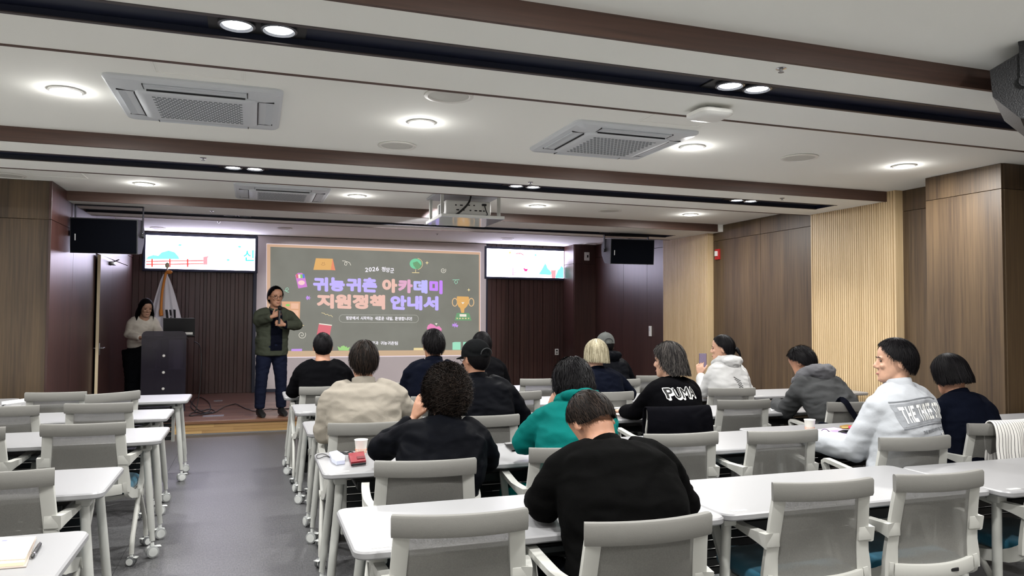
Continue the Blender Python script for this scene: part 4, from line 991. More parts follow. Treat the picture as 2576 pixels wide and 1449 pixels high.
# ponytail of the white hoodie, gathered with a yellow band
hc_, hr_ = p_hoodie['hc'], p_hoodie['hr']; V, Fc, T = [], [], []; rng_ = random.Random(31)
for q in range(420):
    a_ = rng_.uniform(0, 6.283); r_ = .021*rng_.random()**.5; k0 = len(V); tone = rng_.random()**2; ln = rng_.uniform(.75, 1.1)
    for j in range(7):
        u = j/6*ln; sp = .55+1.0*math.sin(min(1, u*1.15)*math.pi)*.9
        p_ = hc_+hr_ @ Vector((r_*math.cos(a_)*sp+.012*u, -.100-.062*math.sin(u*2.2), -.005-.165*u*u-.02*u+r_*math.sin(a_)*sp)); w_ = .0026*(1-.8*j/6)
        V += [p_-Vector((w_, 0, 0)), p_+Vector((w_, 0, w_))]; T += [tone, tone]
    for j in range(6): b_ = k0+2*j; Fc.append((b_, b_+1, b_+3, b_+2))
me = bpy.data.meshes.new('ponytail'); me.from_pydata([tuple(v) for v in V], [], Fc); me.attributes.new('tone', 'FLOAT', 'POINT').data.foreach_set('value', T); smooth_on(me)
pt_ = put('ponytail', me, H_BLACK, p_hoodie['root'])
MB().tube([hc_+hr_ @ Vector((.017*math.cos(q), -.112, -.008+.017*math.sin(q))) for q in [2*math.pi*i/16 for i in range(17)]], .004, 6).build('hair_band', mat('band_yellow', (206, 190, 90), .6), pt_, True)

# ---------------------------------------------------------------- projection screen with the slide (photo pixels are met with the screen plane)
Y_SC = Y_BK-.05
ZS0, ZS1 = .22, H_ST-.01
sc_ = tag(empty('projection_screen', ((XS0+XS1)/2, Y_SC, 0)), 'wide grey-white projection screen showing a chalkboard slide with Korean title', 'screen')
OFF = Vector(((XS0+XS1)/2, Y_SC, 0))
MB().span(XS0-OFF.x, XS1-OFF.x, 0, .045, ZS0, ZS1).build('screen_fabric', mat('screen_fabric', (196, 188, 186), .8), sc_)
MB().span(XS0-OFF.x-.055, XS0-OFF.x, -.004, .05, Z_ST, H_ST-.005).build('side_border', M_NAVY, sc_)
MB().span(XS1-OFF.x, XS1-OFF.x+.03, -.004, .05, Z_ST, H_ST-.005).build('side_border', M_NAVY, sc_)
MB().span(XS0-OFF.x, XS1-OFF.x, -.004, .05, Z_ST, ZS0).build('bottom_border', M_NAVY, sc_)
def SP(x, y, lift=0): p = at_y(x, y, Y_SC-.002-lift)-OFF; return p
def sglow(name, rgb, k=1.0): return glow('slide_'+name, rgb, SCREEN_E*k)
def flat(name, poly, material, lift, parent=None):
    """flat polygon given in photo pixels on the screen plane"""
    me = bpy.data.meshes.new(name); ps = [SP(x, y, lift) for x, y in poly]
    bm = bmesh.new(); vs = [bm.verts.new(p) for p in ps]; f = bm.faces.new(vs); bmesh.ops.triangulate(bm, faces=[f]); bm.to_mesh(me); bm.free()
    return put(name, me, material, parent or sc_)
def zz(pts, ox=660, oy=600, k=4.4414): return [(ox+x/k, oy+y/k) for x, y in pts]      # from the enlarged view of the slide to photo pixels
def circ(cx_, cy_, rx, ry=None, n=24, a0=0, a1=360): return [(cx_+rx*math.cos(R(a0+(a1-a0)*i/n)), cy_+(ry or rx)*math.sin(R(a0+(a1-a0)*i/n))) for i in range(n)]
def stroke(name, pts, w, material, lift, parent=None):
    """line of even width through pixel points"""
    p = [Vector((x, y)) for x, y in pts]; L_, R_ = [], []
    for i in range(len(p)):
        t = (p[min(i+1, len(p)-1)]-p[max(i-1, 0)]).normalized(); n = Vector((-t.y, t.x))*w/2; L_.append(p[i]+n); R_.append(p[i]-n)
    vs = [SP(q.x, q.y, lift) for q in L_+R_]; n = len(p); me = bpy.data.meshes.new(name)
    me.from_pydata([tuple(v) for v in vs], [], [(i, i+1, n+i+1, n+i) for i in range(n-1)]); return put(name, me, material, parent or sc_)
def glyph(ch, box, material, lift, bold=.05, tilt=0, name='letter', parent=None, fn=None, fat=0):
    """a character fitted into a pixel box x0, y0, x1, y1"""
    me = text_mesh(ch, bold=bold); co = [v.co.copy() for v in me.vertices]; box = (box[0]+fat, box[1]+fat, box[2]-fat, box[3]-fat)
    x0 = min(c.x for c in co); x1 = max(c.x for c in co); y0 = min(c.y for c in co); y1 = max(c.y for c in co)
    for v, c in zip(me.vertices, co):
        u = (c.x-x0)/(x1-x0); w = (c.y-y0)/(y1-y0)
        v.co = (fn or SP)(box[0]+(box[2]-box[0])*u, box[3]+(box[1]-box[3])*w+tilt*u, lift)
    if fat:      # thick rounded strokes: the flat letter repeated round a small circle
        src = [v.co.copy() for v in me.vertices]; fs = [p.vertices[:] for p in me.polygons]; V, Fc = [], []
        for q in range(8):
            d = SP(1000+fat*math.cos(q*math.pi/4), 700+fat*math.sin(q*math.pi/4))-SP(1000, 700); k = len(V)
            V += [tuple(c+d+Vector((0, -.00012*q, 0))) for c in src]; Fc += [tuple(i+k for i in f) for f in fs]
        me = bpy.data.meshes.new(name); me.from_pydata(V, [], Fc)
    return put(name, me, material, parent or sc_)
BOARD = zz([(45, 55), (2440, 148), (2438, 1310), (45, 1335)])
flat('slide_white_edge', BOARD, sglow('white', (222, 208, 214)), .001)
flat('slide_frame', zz([(50, 62), (2434, 154), (2432, 1300), (50, 1325)]), sglow('peach', (196, 160, 132)), .002)
bd = flat('slide_board', zz([(90, 92), (2420, 180), (2420, 1245), (90, 1258)]), sglow('board', (113, 113, 102)), .003)
# a slight chalky mottle in the projected board colour
_nt = MATS['slide_board'].node_tree; _tc = _nt.nodes.new('ShaderNodeTexCoord'); _n = _nt.nodes.new('ShaderNodeTexNoise'); _n.inputs['Scale'].default_value = 2.2; _n.inputs['Detail'].default_value = 6
_mx = _nt.nodes.new('ShaderNodeMix'); _mx.data_type = 'RGBA'; _mx.inputs[6].default_value = lin((101, 101, 91)); _mx.inputs[7].default_value = lin((125, 126, 116))
_nt.links.new(_tc.outputs['Object'], _n.inputs[0]); _nt.links.new(_n.outputs['Fac'], _mx.inputs[0]); _nt.links.new(_mx.outputs[2], _nt.nodes['Principled BSDF'].inputs['Emission Color'])
LAV, LAV2, PCH, PNK, VIO, WHT = (sglow('lavender', (184, 170, 246)), sglow('lavender_blue', (182, 178, 240)), sglow('salmon', (224, 180, 166)), sglow('rose', (214, 160, 190)), sglow('violet', (190, 128, 238)), sglow('chalk', (236, 232, 240)))
def box_(b): p = zz([(b[0], b[1]), (b[2], b[3])]); return (p[0][0], p[0][1], p[1][0], p[1][1])
for ch, b, m_ in (('귀', (566, 428, 735, 588), LAV), ('농', (750, 432, 922, 588), LAV), ('귀', (936, 438, 1102, 594), LAV), ('촌', (1114, 434, 1282, 598), LAV), ('아', (1338, 446, 1508, 603), PCH), ('카', (1516, 452, 1680, 606), PNK), ('데', (1688, 458, 1846, 610), LAV2), ('미', (1864, 462, 2014, 616), VIO),
                  ('지', (608, 616, 800, 778), PCH), ('원', (810, 618, 995, 780), PCH), ('정', (1006, 620, 1184, 784), PCH), ('책', (1198, 624, 1372, 788), PCH), ('안', (1430, 632, 1610, 792), LAV), ('내', (1618, 634, 1788, 796), LAV), ('서', (1797, 638, 1968, 798), LAV)):
    glyph(ch, box_(b), m_, .005, bold=.012, tilt=1.5, fat=2.0)
for i, ch in enumerate('2026'): glyph(ch, box_((1148+i*40, 326-4*i, 1182+i*40, 374-4*i)), WHT, .005, .02)
for i, ch in enumerate('청양군'): glyph(ch, box_((1332+i*48, 316+8*i, 1376+i*48, 370+8*i)), WHT, .005, .02)
def line_text(s, b, m_, bold, dy=0, parent=None, fn=None):
    w = sum(.45 if c == ' ' else (.3 if c in ',.!' else 1) for c in s); u = (b[2]-b[0])/w; x = b[0]
    for c in s:
        if c == ' ': x += .45*u; continue
        cw = .3*u if c in ',.!' else u
        t = (x-b[0])/(b[2]-b[0])*dy; y0 = b[1]+t; y1 = b[3]+t
        if c == ',': y0 = y1-(y1-y0)*.25
        bx = (x+cw*.06, y0, x+cw*.94, y1); p = box_(bx) if not fn else bx
        glyph(c, p, m_, .005, bold, parent=parent, fn=fn); x += cw
line_text('청양에서 시작하는 새로운 내일, 환영합니다!', (932, 868, 1672, 908), WHT, .03, 8)
line_text('미래전략과 귀농귀촌팀', (1100, 1146, 1516, 1186), WHT, .02, 4)
pill = circ(900, 893, 42, n=16, a0=90, a1=270)+circ(1702, 897, 42, n=16, a0=-90, a1=90)
stroke('caption_outline', zz(pill+pill[:1]), .9, sglow('outline', (170, 170, 160)), .0045)
# small drawings on the slide
CREAM, MINT, PURP, YEL = sglow('cream', (226, 220, 206)), sglow('mint', (150, 214, 184)), sglow('purple', (184, 140, 222)), sglow('yellow', (226, 206, 150))
ORG, ORG2, RED, GRN, PINK2, DKO = sglow('orange', (214, 164, 92)), sglow('orange_red', (222, 130, 92)), sglow('red', (206, 98, 108)), sglow('green', (100, 150, 106)), sglow('pink', (222, 128, 178)), sglow('brown', (150, 104, 60))
o = flat('desk_calendar', zz([(598, 220), (786, 226), (764, 352), (570, 350)]), ORG, .005); flat('calendar_side', zz([(786, 226), (816, 356), (764, 352)]), ORG2, .005, sc_)
stroke('smile', zz([(655, 285), (664, 295), (678, 299), (692, 297), (704, 286)]), .8, DKO, .006)
for x in (672, 690): flat('eye_dot', zz(circ(x, 274, 4, 7, 10)), DKO, .006)
gl = flat('globe', zz(circ(1712, 282, 66, 58, 28)), sglow('globe', (110, 196, 150)), .005); flat('globe_land', zz([(1680, 270), (1730, 255), (1776, 300), (1750, 345), (1715, 335), (1690, 305)]), GRN, .006)
stroke('globe_arc', zz(circ(1716, 284, 74, 66, 20, -75, 80)), 1.0, YEL, .006); stroke('globe_foot', zz([(1712, 345), (1712, 380)]), 1.2, YEL, .006); stroke('globe_base', zz([(1672, 381), (1754, 383)]), 1.6, YEL, .006)
stroke('swirl', zz([(892, 250), (930, 252), (948, 280), (935, 302), (918, 292), (920, 268), (945, 258), (975, 270), (988, 300)]), 1.2, CREAM, .005)
def spiral(cx_, cy_, r, m_): stroke('spiral', zz([(cx_+r*(1-i/40)*math.cos(R(-30+i*16)), cy_+r*(1-i/40)*math.sin(R(-30+i*16))) for i in range(36)]), 1.1, m_, .005)
spiral(2020, 356, 32, CREAM); spiral(440, 1076, 46, CREAM)
stroke('swirl', zz([(2125, 462), (2160, 462), (2202, 460), (2165, 463), (2145, 485), (2160, 508), (2180, 495), (2176, 472)]), 1.2, MINT, .005)
stroke('swirl', zz([(246, 580), (275, 585), (294, 565), (280, 548), (262, 560), (265, 590), (296, 602)]), 1.2, MINT, .005)
def star(cx_, cy_, r, m_, n=4, inner=.32, a=0, name='star'): flat(name, zz([(cx_+(r if i % 2 == 0 else r*inner)*math.cos(R(a+i*180/n)), cy_+(r if i % 2 == 0 else r*inner)*math.sin(R(a+i*180/n))) for i in range(2*n)]), m_, .0055)
star(1840, 272, 22, YEL); star(2306, 574, 20, YEL); star(445, 972, 24, YEL); star(516, 663, 30, PURP, 6, .35); star(2155, 967, 36, PURP, 7, .35)
flat('pencil_case', zz([(368, 410), (398, 385), (440, 385), (470, 405), (502, 540), (402, 558)]), sglow('orchid', (200, 120, 200)), .005)
for i, m_ in enumerate((RED, CREAM, sglow('lime', (120, 200, 90)), sglow('blue', (80, 110, 210)))): flat('crayon', zz([(375+i*24, 405-abs(1.5-i)*4), (397+i*24, 403-abs(1.5-i)*4), (403+i*24, 440), (381+i*24, 446)]), m_, .0055)
flat('case_face', zz(circ(437, 494, 38, 26, 20)), sglow('pale_pink', (236, 196, 196)), .0055)
tr = [(2172, 652), (2180, 646), (2300, 650), (2309, 658), (2306, 720), (2285, 760), (2258, 785), (2254, 830), (2222, 830), (2218, 785), (2190, 760), (2174, 715)]
flat('trophy_cup', zz(tr), ORG, .0055)
for sx, c_ in ((-1, 2150), (1, 2335)): stroke('trophy_handle', zz(circ(c_, 712, 28, 44, 18, 0, 360)+[(c_+28, 712)]), 2.0, sglow('sand', (220, 180, 130)), .005)
flat('trophy_base', zz([(2172, 832), (2310, 834), (2338, 916), (2148, 914)]), GRN, .005); flat('trophy_plate', zz([(2204, 844), (2280, 846), (2280, 874), (2204, 872)]), CREAM, .006)
for i in range(5): star(2176+i*32, 892, 11, YEL, 5, .45, -90)
flat('trophy_smile', zz([(2222, 712), (2260, 712), (2240, 734)]), CREAM, .006)
stroke('squiggle', zz([(660, 830), (690, 834), (706, 852), (728, 845), (744, 862), (768, 858), (786, 878)]), 1.1, YEL, .005)
flat('red_book', zz([(632, 948), (776, 966), (750, 1098), (606, 1090)]), RED, .005); flat('book_pages', zz([(632, 946), (778, 964), (776, 976), (634, 958)]), CREAM, .0055)
flat('heart_apple', zz([(1850, 970), (1880, 950), (1912, 962), (1942, 985), (1975, 978), (2004, 1010), (1995, 1060), (1960, 1085), (1900, 1060), (1850, 1040), (1838, 1000)]), PINK2, .005); flat('little_heart', zz([(1942, 968), (1930, 952), (1936, 944), (1943, 949), (1950, 944), (1956, 953)]), CREAM, .005)
flat('picture_panel', zz([(215, 702), (424, 704), (418, 900), (235, 895)]), sglow('tan', (206, 156, 118)), .005); flat('panel_spot', zz(circ(285, 745, 24, 12, 16)), sglow('lime', (120, 200, 90)), .006)
for x0, y0, x1, y1 in ((320, 722, 405, 786), (330, 800, 404, 880)): flat('panel_cell', zz([(x0, y0), (x1, y0+2), (x1-2, y1), (x0, y1-2)]), sglow('salmon_cell', (224, 176, 146)), .0055)
flat('chalk_stick', zz([(326, 1234), (444, 1232), (442, 1258), (322, 1258)]), PURP, .0055); flat('chalk_stick', zz([(1692, 1222), (1800, 1222), (1800, 1248), (1690, 1248)]), YEL, .0055)
flat('grass_tuft', zz([(840, 1204), (872, 1222), (880, 1204), (896, 1222), (912, 1196), (926, 1222), (944, 1202), (948, 1224), (980, 1210), (962, 1252), (854, 1250)]), sglow('leaf', (150, 200, 120)), .0055)
flat('eraser_block', zz([(2124, 1162), (2150, 1156), (2216, 1156), (2216, 1244), (2124, 1244)]), MINT, .0055); flat('eraser_block', zz([(2244, 1156), (2330, 1158), (2300, 1244), (2244, 1244)]), MINT, .0055)
flat('chalk_ledge', zz([(88, 1262), (2420, 1246), (2424, 1300), (86, 1312)]), sglow('ledge', (190, 162, 130)), .004)

# ---------------------------------------------------------------- LED boards
def led_board(x0, y0, x1, y1, label):
    a, b = at_y(x0, y0, Y_BK-.06), at_y(x1, y1, Y_BK-.06)
    t = tag(empty('led_board', ((a.x+b.x)/2, Y_BK-.06, 0)), label, 'display', 'LED boards either side of the screen')
    o = Vector(((a.x+b.x)/2, Y_BK-.06, 0)); w = (b.x-a.x)/2; zc, h = (a.z+b.z)/2, (a.z-b.z)/2
    MB().rbox((0, .032, zc), (2*w+.09, .055, 2*h+.09), .006).build('led_housing', M_NAVY, t)
    MB().span(-w, w, -.001, .006, zc-h, zc+h).build('led_panel', glow('led_white', (232, 226, 255), LED_E), t)
    fn = lambda x, y, lift=0: at_y(x, y, Y_BK-.064-lift)-o
    return t, fn
def lglow(n, rgb, k=1): return glow('led_'+n, rgb, .85)
def lflat(t, fn, name, pts, m_, lift=0):
    me = bpy.data.meshes.new(name); bm = bmesh.new(); f = bm.faces.new([bm.verts.new(fn(x, y, lift)) for x, y in pts]); bmesh.ops.triangulate(bm, faces=[f]); bm.to_mesh(me); bm.free(); return put(name, me, m_, t)
lt, lf = led_board(367, 591, 641, 681, 'bright LED board left of the screen showing hills and a red fence')
def z4(pts): return [(x*700/2576, 480+y*700/2576) for x, y in pts]
LT, LRD = lglow('teal', (130, 232, 214), .8), lglow('red', (226, 76, 66), .6)
lflat(lt, lf, 'drawn_hill', z4([(1352, 632), (1372, 608), (1420, 594), (1465, 602), (1495, 570), (1560, 552), (1615, 568), (1650, 605), (1662, 632)]), LT, .001)
for y in (648, 676): lflat(lt, lf, 'drawn_rail', z4([(1352, y), (1885, y-6), (1885, y+4), (1352, y+10)]), LRD, .002)
for x in (1400, 1564, 1729): lflat(lt, lf, 'drawn_post', z4([(x, 630), (x+16, 630), (x+16, 706), (x, 706)]), LRD, .003)
lflat(lt, lf, 'drawn_gate', z4([(1880, 612), (1936, 602), (1922, 620), (1920, 684), (1882, 684)]), lglow('rose', (236, 150, 158), .8), .003)
for x, y in ((1666, 502), (2218, 518), (2112, 640)): lflat(lt, lf, 'drawn_leaf', z4(circ(x, y, 16, 10, 10)), LT, .002)
glyph('신', (2252*700/2576, 480+548*700/2576, 2352*700/2576, 480+650*700/2576), lglow('cyan', (70, 214, 210), .7), .002, .02, parent=lt, fn=lf, name='drawn_letter')
rt_, rf = led_board(1225, 625, 1418, 700, 'bright LED board right of the screen showing a tree and hills')
def z5(pts): return [(1180+x*520/2576, 480+y*520/2576) for x, y in pts]
lflat(rt_, rf, 'drawn_hill', z5([(865, 1040), (900, 990), (950, 900), (975, 950), (1030, 1020), (1020, 1050)]), LT, .001); lflat(rt_, rf, 'drawn_hill', z5([(1075, 1070), (1110, 980), (1150, 935), (1178, 960), (1178, 1088), (1080, 1088)]), LT, .001)
lflat(rt_, rf, 'drawn_trunk', z5([(1022, 992), (1082, 992), (1076, 1088), (1030, 1088)]), lglow('rose', (236, 150, 158), .8), .002)
lflat(rt_, rf, 'drawn_crown', z5(circ(1056, 930, 90, 75, 24)), lglow('pale', (255, 246, 246), 1.0), .0015)
def lstroke(t, fn, name, pts, w, m_, lift):
    p = [Vector(q) for q in pts]; A = []; B = []
    for i in range(len(p)):
        d = (p[min(i+1, len(p)-1)]-p[max(i-1, 0)]).normalized(); n = Vector((-d.y, d.x))*w/2; A.append(p[i]+n); B.append(p[i]-n)
    n = len(p); me = bpy.data.meshes.new(name); me.from_pydata([tuple(fn(q.x, q.y, lift)) for q in A+B], [], [(i, i+1, n+i+1, n+i) for i in range(n-1)]); return put(name, me, m_, t)
PK = lglow('magenta', (214, 60, 140), .6)
lstroke(rt_, rf, 'drawn_fork', z5([(545, 895), (547, 1050)]), 1.8, PK, .002); lstroke(rt_, rf, 'drawn_tines', z5([(530, 1010), (532, 1048), (570, 1048), (572, 1010)]), 1.8, PK, .002)
lstroke(rt_, rf, 'drawn_arc', z5([(578, 790), (605, 778), (650, 782), (682, 802)]), 2.2, lglow('crimson', (222, 70, 100), .6), .002)
lflat(rt_, rf, 'drawn_flower', z5([(672, 965), (690, 962), (700, 972), (735, 970), (730, 985), (722, 1005), (690, 1005), (685, 985)]), PK, .002)
lflat(rt_, rf, 'drawn_leaf', z5(circ(510, 770, 14, 16, 10)), lglow('amber', (246, 200, 140), .8), .002); lflat(rt_, rf, 'drawn_leaf', z5(circ(828, 800, 14, 12, 10)), LT, .002)

# ---------------------------------------------------------------- ceiling fixtures
def cassette(x, y, label, rz=0):
    t = tag(empty('ceiling_air_conditioner', (x, y, H_HI), R(rz)), label, 'air conditioner', 'four-way ceiling air conditioners')
    P_ = .945
    def sq(w, z, r=.05): return [(a, b, z) for a, b in rounded_rect(w, w, r, 4)]
    m = MB(); m.loft([sq(P_, 0), sq(P_, -.012), sq(P_-.03, -.026), sq(P_-.20, -.036, .04)]); m.build('fascia_frame', M_GREYP, t, 30)
    m = MB(); m.loft([sq(.66, -.030, .07), sq(.66, -.044, .07), sq(.64, -.050, .07), sq(.56, -.051, .05)]); gp = m.build('intake_panel', M_GREYP, t, 30)
    for k in range(4):
        a = R(90*k); m = MB(); m.box((0, .377, -.0315), (.54, .084, .007), Matrix.Rotation(R(-5), 3, 'X'))
        o = m.build('louvre', mat('louvre_grey', (202, 207, 212), .4), t); o.rotation_euler.z = a
        m = MB(); m.span(-.262, .262, .331, .336, -.046, -.036); m.span(-.276, -.272, .334, .425, -.038, -.028); m.span(.272, .276, .334, .425, -.038, -.028); o = m.build('louvre_gap', M_BLACK, t); o.rotation_euler.z = a
    # perforated grille: rows of small dark slots set in the panel
    m = MB(); n = 17
    for j in range(n):
        for i in range(18):
            xx = -.235+.0276*i+(.0138 if j % 2 else 0)
            if xx > .24: continue
            m.box((xx, -.235+.0294*j, -.0512), (.019, .0125, .003))
    o = m.build('grille_slots', mat('grille_dark', (104, 110, 114), .6), gp); o['kind'] = 'stuff'
    return t
cassette(-.325, 4.955, 'large white ceiling air conditioner at upper left'); cassette(2.47, 4.97, 'large white ceiling air conditioner at centre right'); cassette(.27, 8.32, 'far white ceiling air conditioner above the slide')
spk = [MB().lathe([(.135, 0), (.145, -.004), (.145, -.009), (.125, -.012), (.118, -.006)], seg=32).mesh('speaker_rim', mat('speaker_rim_grey', (228, 226, 220), .5), 40), MB().lathe([(.119, -.002), (.119, -.007), (.06, -.010), (.004, -.011)], seg=32).mesh('speaker_grille', mat('speaker_grille', (206, 205, 198), .7, bump=(700, .3)), 40)]
def ceil_speaker(x, y, label, z=H_HI, k=1):
    t = tag(empty('ceiling_speaker', (x, y, z)), label, 'ceiling speaker', 'round flush ceiling speakers'); t.scale = (k, k, 1); link('speaker_rim', spk[0], t); link('speaker_grille', spk[1], t)
for x, y, l_ in ((1.07, 4.27, 'flush round ceiling speaker half hidden by the soffit, top centre'), (1.02, 5.68, 'flush round ceiling speaker behind the centre downlight'), (4.17, 4.97, 'flush round ceiling speaker right of the right air conditioner'), (4.12, 8.3, 'flush round ceiling speaker right of the projector'), (-2.2, 8.19, 'flush round ceiling speaker at the left edge')): ceil_speaker(x, y, l_)
for x, y, l_ in ((-1.45, 13.1, 'round recessed fitting above the left LED board'), (.45, 12.4, 'round recessed fitting above the left end of the screen'), (4.24, 12.6, 'round recessed fitting above the right end of the screen'), (6.0, 12.9, 'round recessed fitting above the dark pier')): ceil_speaker(x, y, l_, H_ST, .8)
def sprinkler(x, y, z, label):
    t = tag(empty('sprinkler_head', (x, y, z)), label, 'sprinkler', 'ceiling sprinkler heads'); t.scale = (.7, .7, .8)
    MB().lathe([(.034, 0), (.036, -.004), (.022, -.008)], seg=18).build('escutcheon', M_CHROME, t, 40); m = MB(); m.lathe([(.010, -.006), (.010, -.022), (.020, -.024), (.020, -.027)], seg=14); m.build('deflector', M_STEEL, t, 40)
for x, y, z, l_ in ((2.38, 2.96, H_LO, 'sprinkler head in the nearest soffit'), (-.38, 6.18, H_LO, 'sprinkler head in the middle soffit, left'), (2.33, 6.28, H_LO, 'sprinkler head in the middle soffit above the projector'), (5.01, 6.23, H_LO, 'sprinkler head in the middle soffit, right'), (-.47, 9.34, H_LO, 'sprinkler head in the far soffit'), (-.5, 11.9, H_ST, 'sprinkler head over the stage, left'), (2.9, 12.3, H_ST, 'sprinkler head over the stage above the screen')): sprinkler(x, y, z, l_)
def hatch(x, y, w, d, label):
    t = tag(empty('ceiling_hatch', (x, y, H_HI)), label, 'access hatch', 'ceiling access hatches')
    m = MB()
    for a, b in ((0, d/2), (0, -d/2)): m.rbox((a, b, -.001), (w, .012, .006), .002, 1)
    for a in (-w/2, w/2): m.rbox((a, 0, -.001), (.012, d, .006), .002, 1)
    m.build('hatch_frame', M_CEIL, t); MB().rbox((0, 0, -.0005), (w-.03, d-.03, .004), .001, 1).build('hatch_lid', M_CEIL, t)
hatch(-.29, 4.17, .45, .45, 'square access hatch beside the left air conditioner'); hatch(2.62, 4.18, .45, .45, 'square access hatch behind the right air conditioner'); hatch(-1.75, 7.9, .45, .45, 'square access hatch beyond the middle soffit, left'); hatch(1.0, 7.6, .45, .45, 'square access hatch left of the projector')
# wireless access point
t = tag(empty('wireless_access_point', (2.46, 3.68, H_LO)), 'white rounded wireless box on the soffit edge', 'access point')
MB().rbox((0, 0, -.010), (.10, .10, .02), .003).build('mount', mat('mount_grey', (150, 150, 152), .5), t); m = MB(); m.loft([[(a, b, z) for a, b in rounded_rect(w, w, .05, 5)] for w, z in ((.19, -.018), (.215, -.026), (.215, -.044), (.19, -.056), (.12, -.060))]); m.build('cover', M_WHITE, t, 40)
# smoke detector
t = tag(empty('smoke_detector', (2.85, 7.55, H_HI)), 'small white smoke detector right of the projector', 'smoke detector')
MB().lathe([(.05, 0), (.05, -.012), (.042, -.02)], seg=20).build('detector_base', M_WHITE, t, 40); MB().lathe([(.034, -.018), (.030, -.045), (.018, -.052), (.004, -.053)], seg=20).build('detector_head', M_WHITE, t, 40)
# ---------------------------------------------------------------- loudspeakers
M_BOXP = mat('speaker_paint', (16, 17, 21), .55, bump=(160, .5)); M_GRI = mat('speaker_cloth', (3, 4, 8), .95, spec=.05, bump=(500, .2))
def loudspeaker(c, w, h, d, rz, tilt, label, drop):
    t = tag(empty('loudspeaker', c, R(rz)), label, 'loudspeaker', 'hung loudspeakers'); rot = Matrix.Rotation(R(tilt), 3, 'X')
    def tr(p): return rot @ Vector(p)
    prof = [(-.5*d, h/2), (.18*d, h/2*.98), (.5*d, h*.20), (.42*d, -h*.18), (.10*d, -h/2*.97), (-.5*d, -h/2)]
    m = MB(); m.loft([[tr((x, y, z)) for y, z in prof] for x in (-w/2, w/2)]); m.build('cabinet', M_BOXP, t)
    m = MB(); m.rbox(tr((0, -.5*d-.006, 0)), (w-.02, .016, h-.02), .005, 2, rot); g = m.build('grille', M_GRI, t)
    MB().box(tr((-w*.42, -.5*d-.016, -.02)), (.010, .004, .07), rot).build('badge', mat('badge_grey', (150, 150, 152), .4), g)
    for sx in (-1, 1):
        m = MB(); m.rbox((sx*(w/2+.008), .04, (drop+.02)/2), (.008, .055, drop+.02), .002, 1); m.cyl((sx*(w/2-.0), .04, .02), (sx*(w/2+.022), .04, .02), .03); m.build('yoke_arm', M_BOXP, t, 40)
        for q in (.015, -.035): MB().cyl((sx*(w/2+.01), .04+q, .04), (sx*(w/2+.018), .04+q, .04), .007, seg=10).build('bolt', M_STEEL, t, 40)
    MB().rbox((0, .04, drop+.014), (w+.03, .06, .012), .002, 1).build('yoke_bar', M_BOXP, t)
    return t
a = at_y(273, 592, 9.28); loudspeaker((a.x, 9.28, a.z-.01), .66, .38, .38, -3, 5, 'black loudspeaker hung at left above the lectern', 2.70-a.z-.008)
a = at_y(1578, 640, 9.75); loudspeaker((a.x, 9.75, 2.44), .66, .36, .40, -6, 5, 'black loudspeaker hung at right beside the slatted panel', .215)
# nearest loudspeaker, seen from its side at the top right corner
loudspeaker((3.65, 2.62, 2.59), .56, .33, .40, 33, 10, 'black loudspeaker cut off at the top right corner', .19)
# ---------------------------------------------------------------- projector in its white lift cage
pz = 2.52; pc = Vector((2.15, 7.86, 0))
t = tag(empty('ceiling_projector', (pc.x, pc.y, H_HI), R(0)), 'white projector in a cage hung from the ceiling on four posts', 'projector')
zt = pz-H_HI
m = MB(); m.rbox((0, 0, zt), (.68, .74, .012), .003); m.build('tray', mat('tray_gloss', (176, 178, 184), .06, spec=.8), t)
m = MB()
for sx in (-1, 1): m.rbox((sx*.335, 0, zt+.014), (.012, .74, .028), .002, 1)
for sy in (-1, 1): m.rbox((0, sy*.365, zt+.014), (.68, .012, .028), .002, 1)
m.build('tray_lip', M_FRAME, t)
for sx in (-1, 1):
    for sy in (-1, 1): MB().rbox((sx*.31, sy*.26, zt/2), (.032, .032, -zt), .003, 1).build('post', M_FRAME, t)
MB().rbox((0, 0, -.012), (.70, .60, .024), .004).build('ceiling_plate', mat('plate_grey', (168, 170, 174), .5), t)
m = MB(); m.rbox((0, .02, zt+.125), (.50, .40, .155), .02, 3); pb = m.build('projector_body', mat('projector_white', (224, 224, 220), .4), t, 40)
m = MB(); 
for i in range(9): m.box((-.2515, -.10+.028*i, zt+.13), (.004, .012, .10))
m.build('side_vent', mat('vent_grey', (120, 122, 124), .6), pb)
for i, (x, z) in enumerate(((-.14, .15), (-.08, .15), (.0, .155), (.06, .155), (-.12, .10), (-.06, .10), (.02, .10), (.08, .10), (.13, .10), (.17, .10))): MB().rbox((x, -.1815, zt+z), (.030 if i % 3 else .018, .006, .013), .002, 1).build('socket', M_BLACK, pb)
MB().rbox((.17, -.185, zt+.165), (.05, .02, .022), .004).build('power_plug', M_BLACK, pb)
MB().tube(bez([(.02, -.20, -.01), (.0, -.23, -.08), (-.06, -.26, -.16), (-.16, -.24, zt+.035), (-.24, -.2, zt+.03)], 6), .011, 8).build('cable', M_BLACK, t, True)
MB().tube(bez([(.17, -.2, zt+.16), (.18, -.22, zt+.1), (.19, -.23, zt+.05), (.10, -.2, zt+.035), (.22, -.18, zt+.045), (.26, -.2, zt+.03)], 6), .006, 8).build('power_cable', M_BLACK, t, True)
MB().lathe([(.045, 0), (.045, .02), (.035, .022), (.03, .012)], (0, 0, 0), 24, Matrix.Rotation(R(-90), 3, 'X')).build('lens_ring', M_BLACK, pb, 40, (.08, .215, zt+.13))
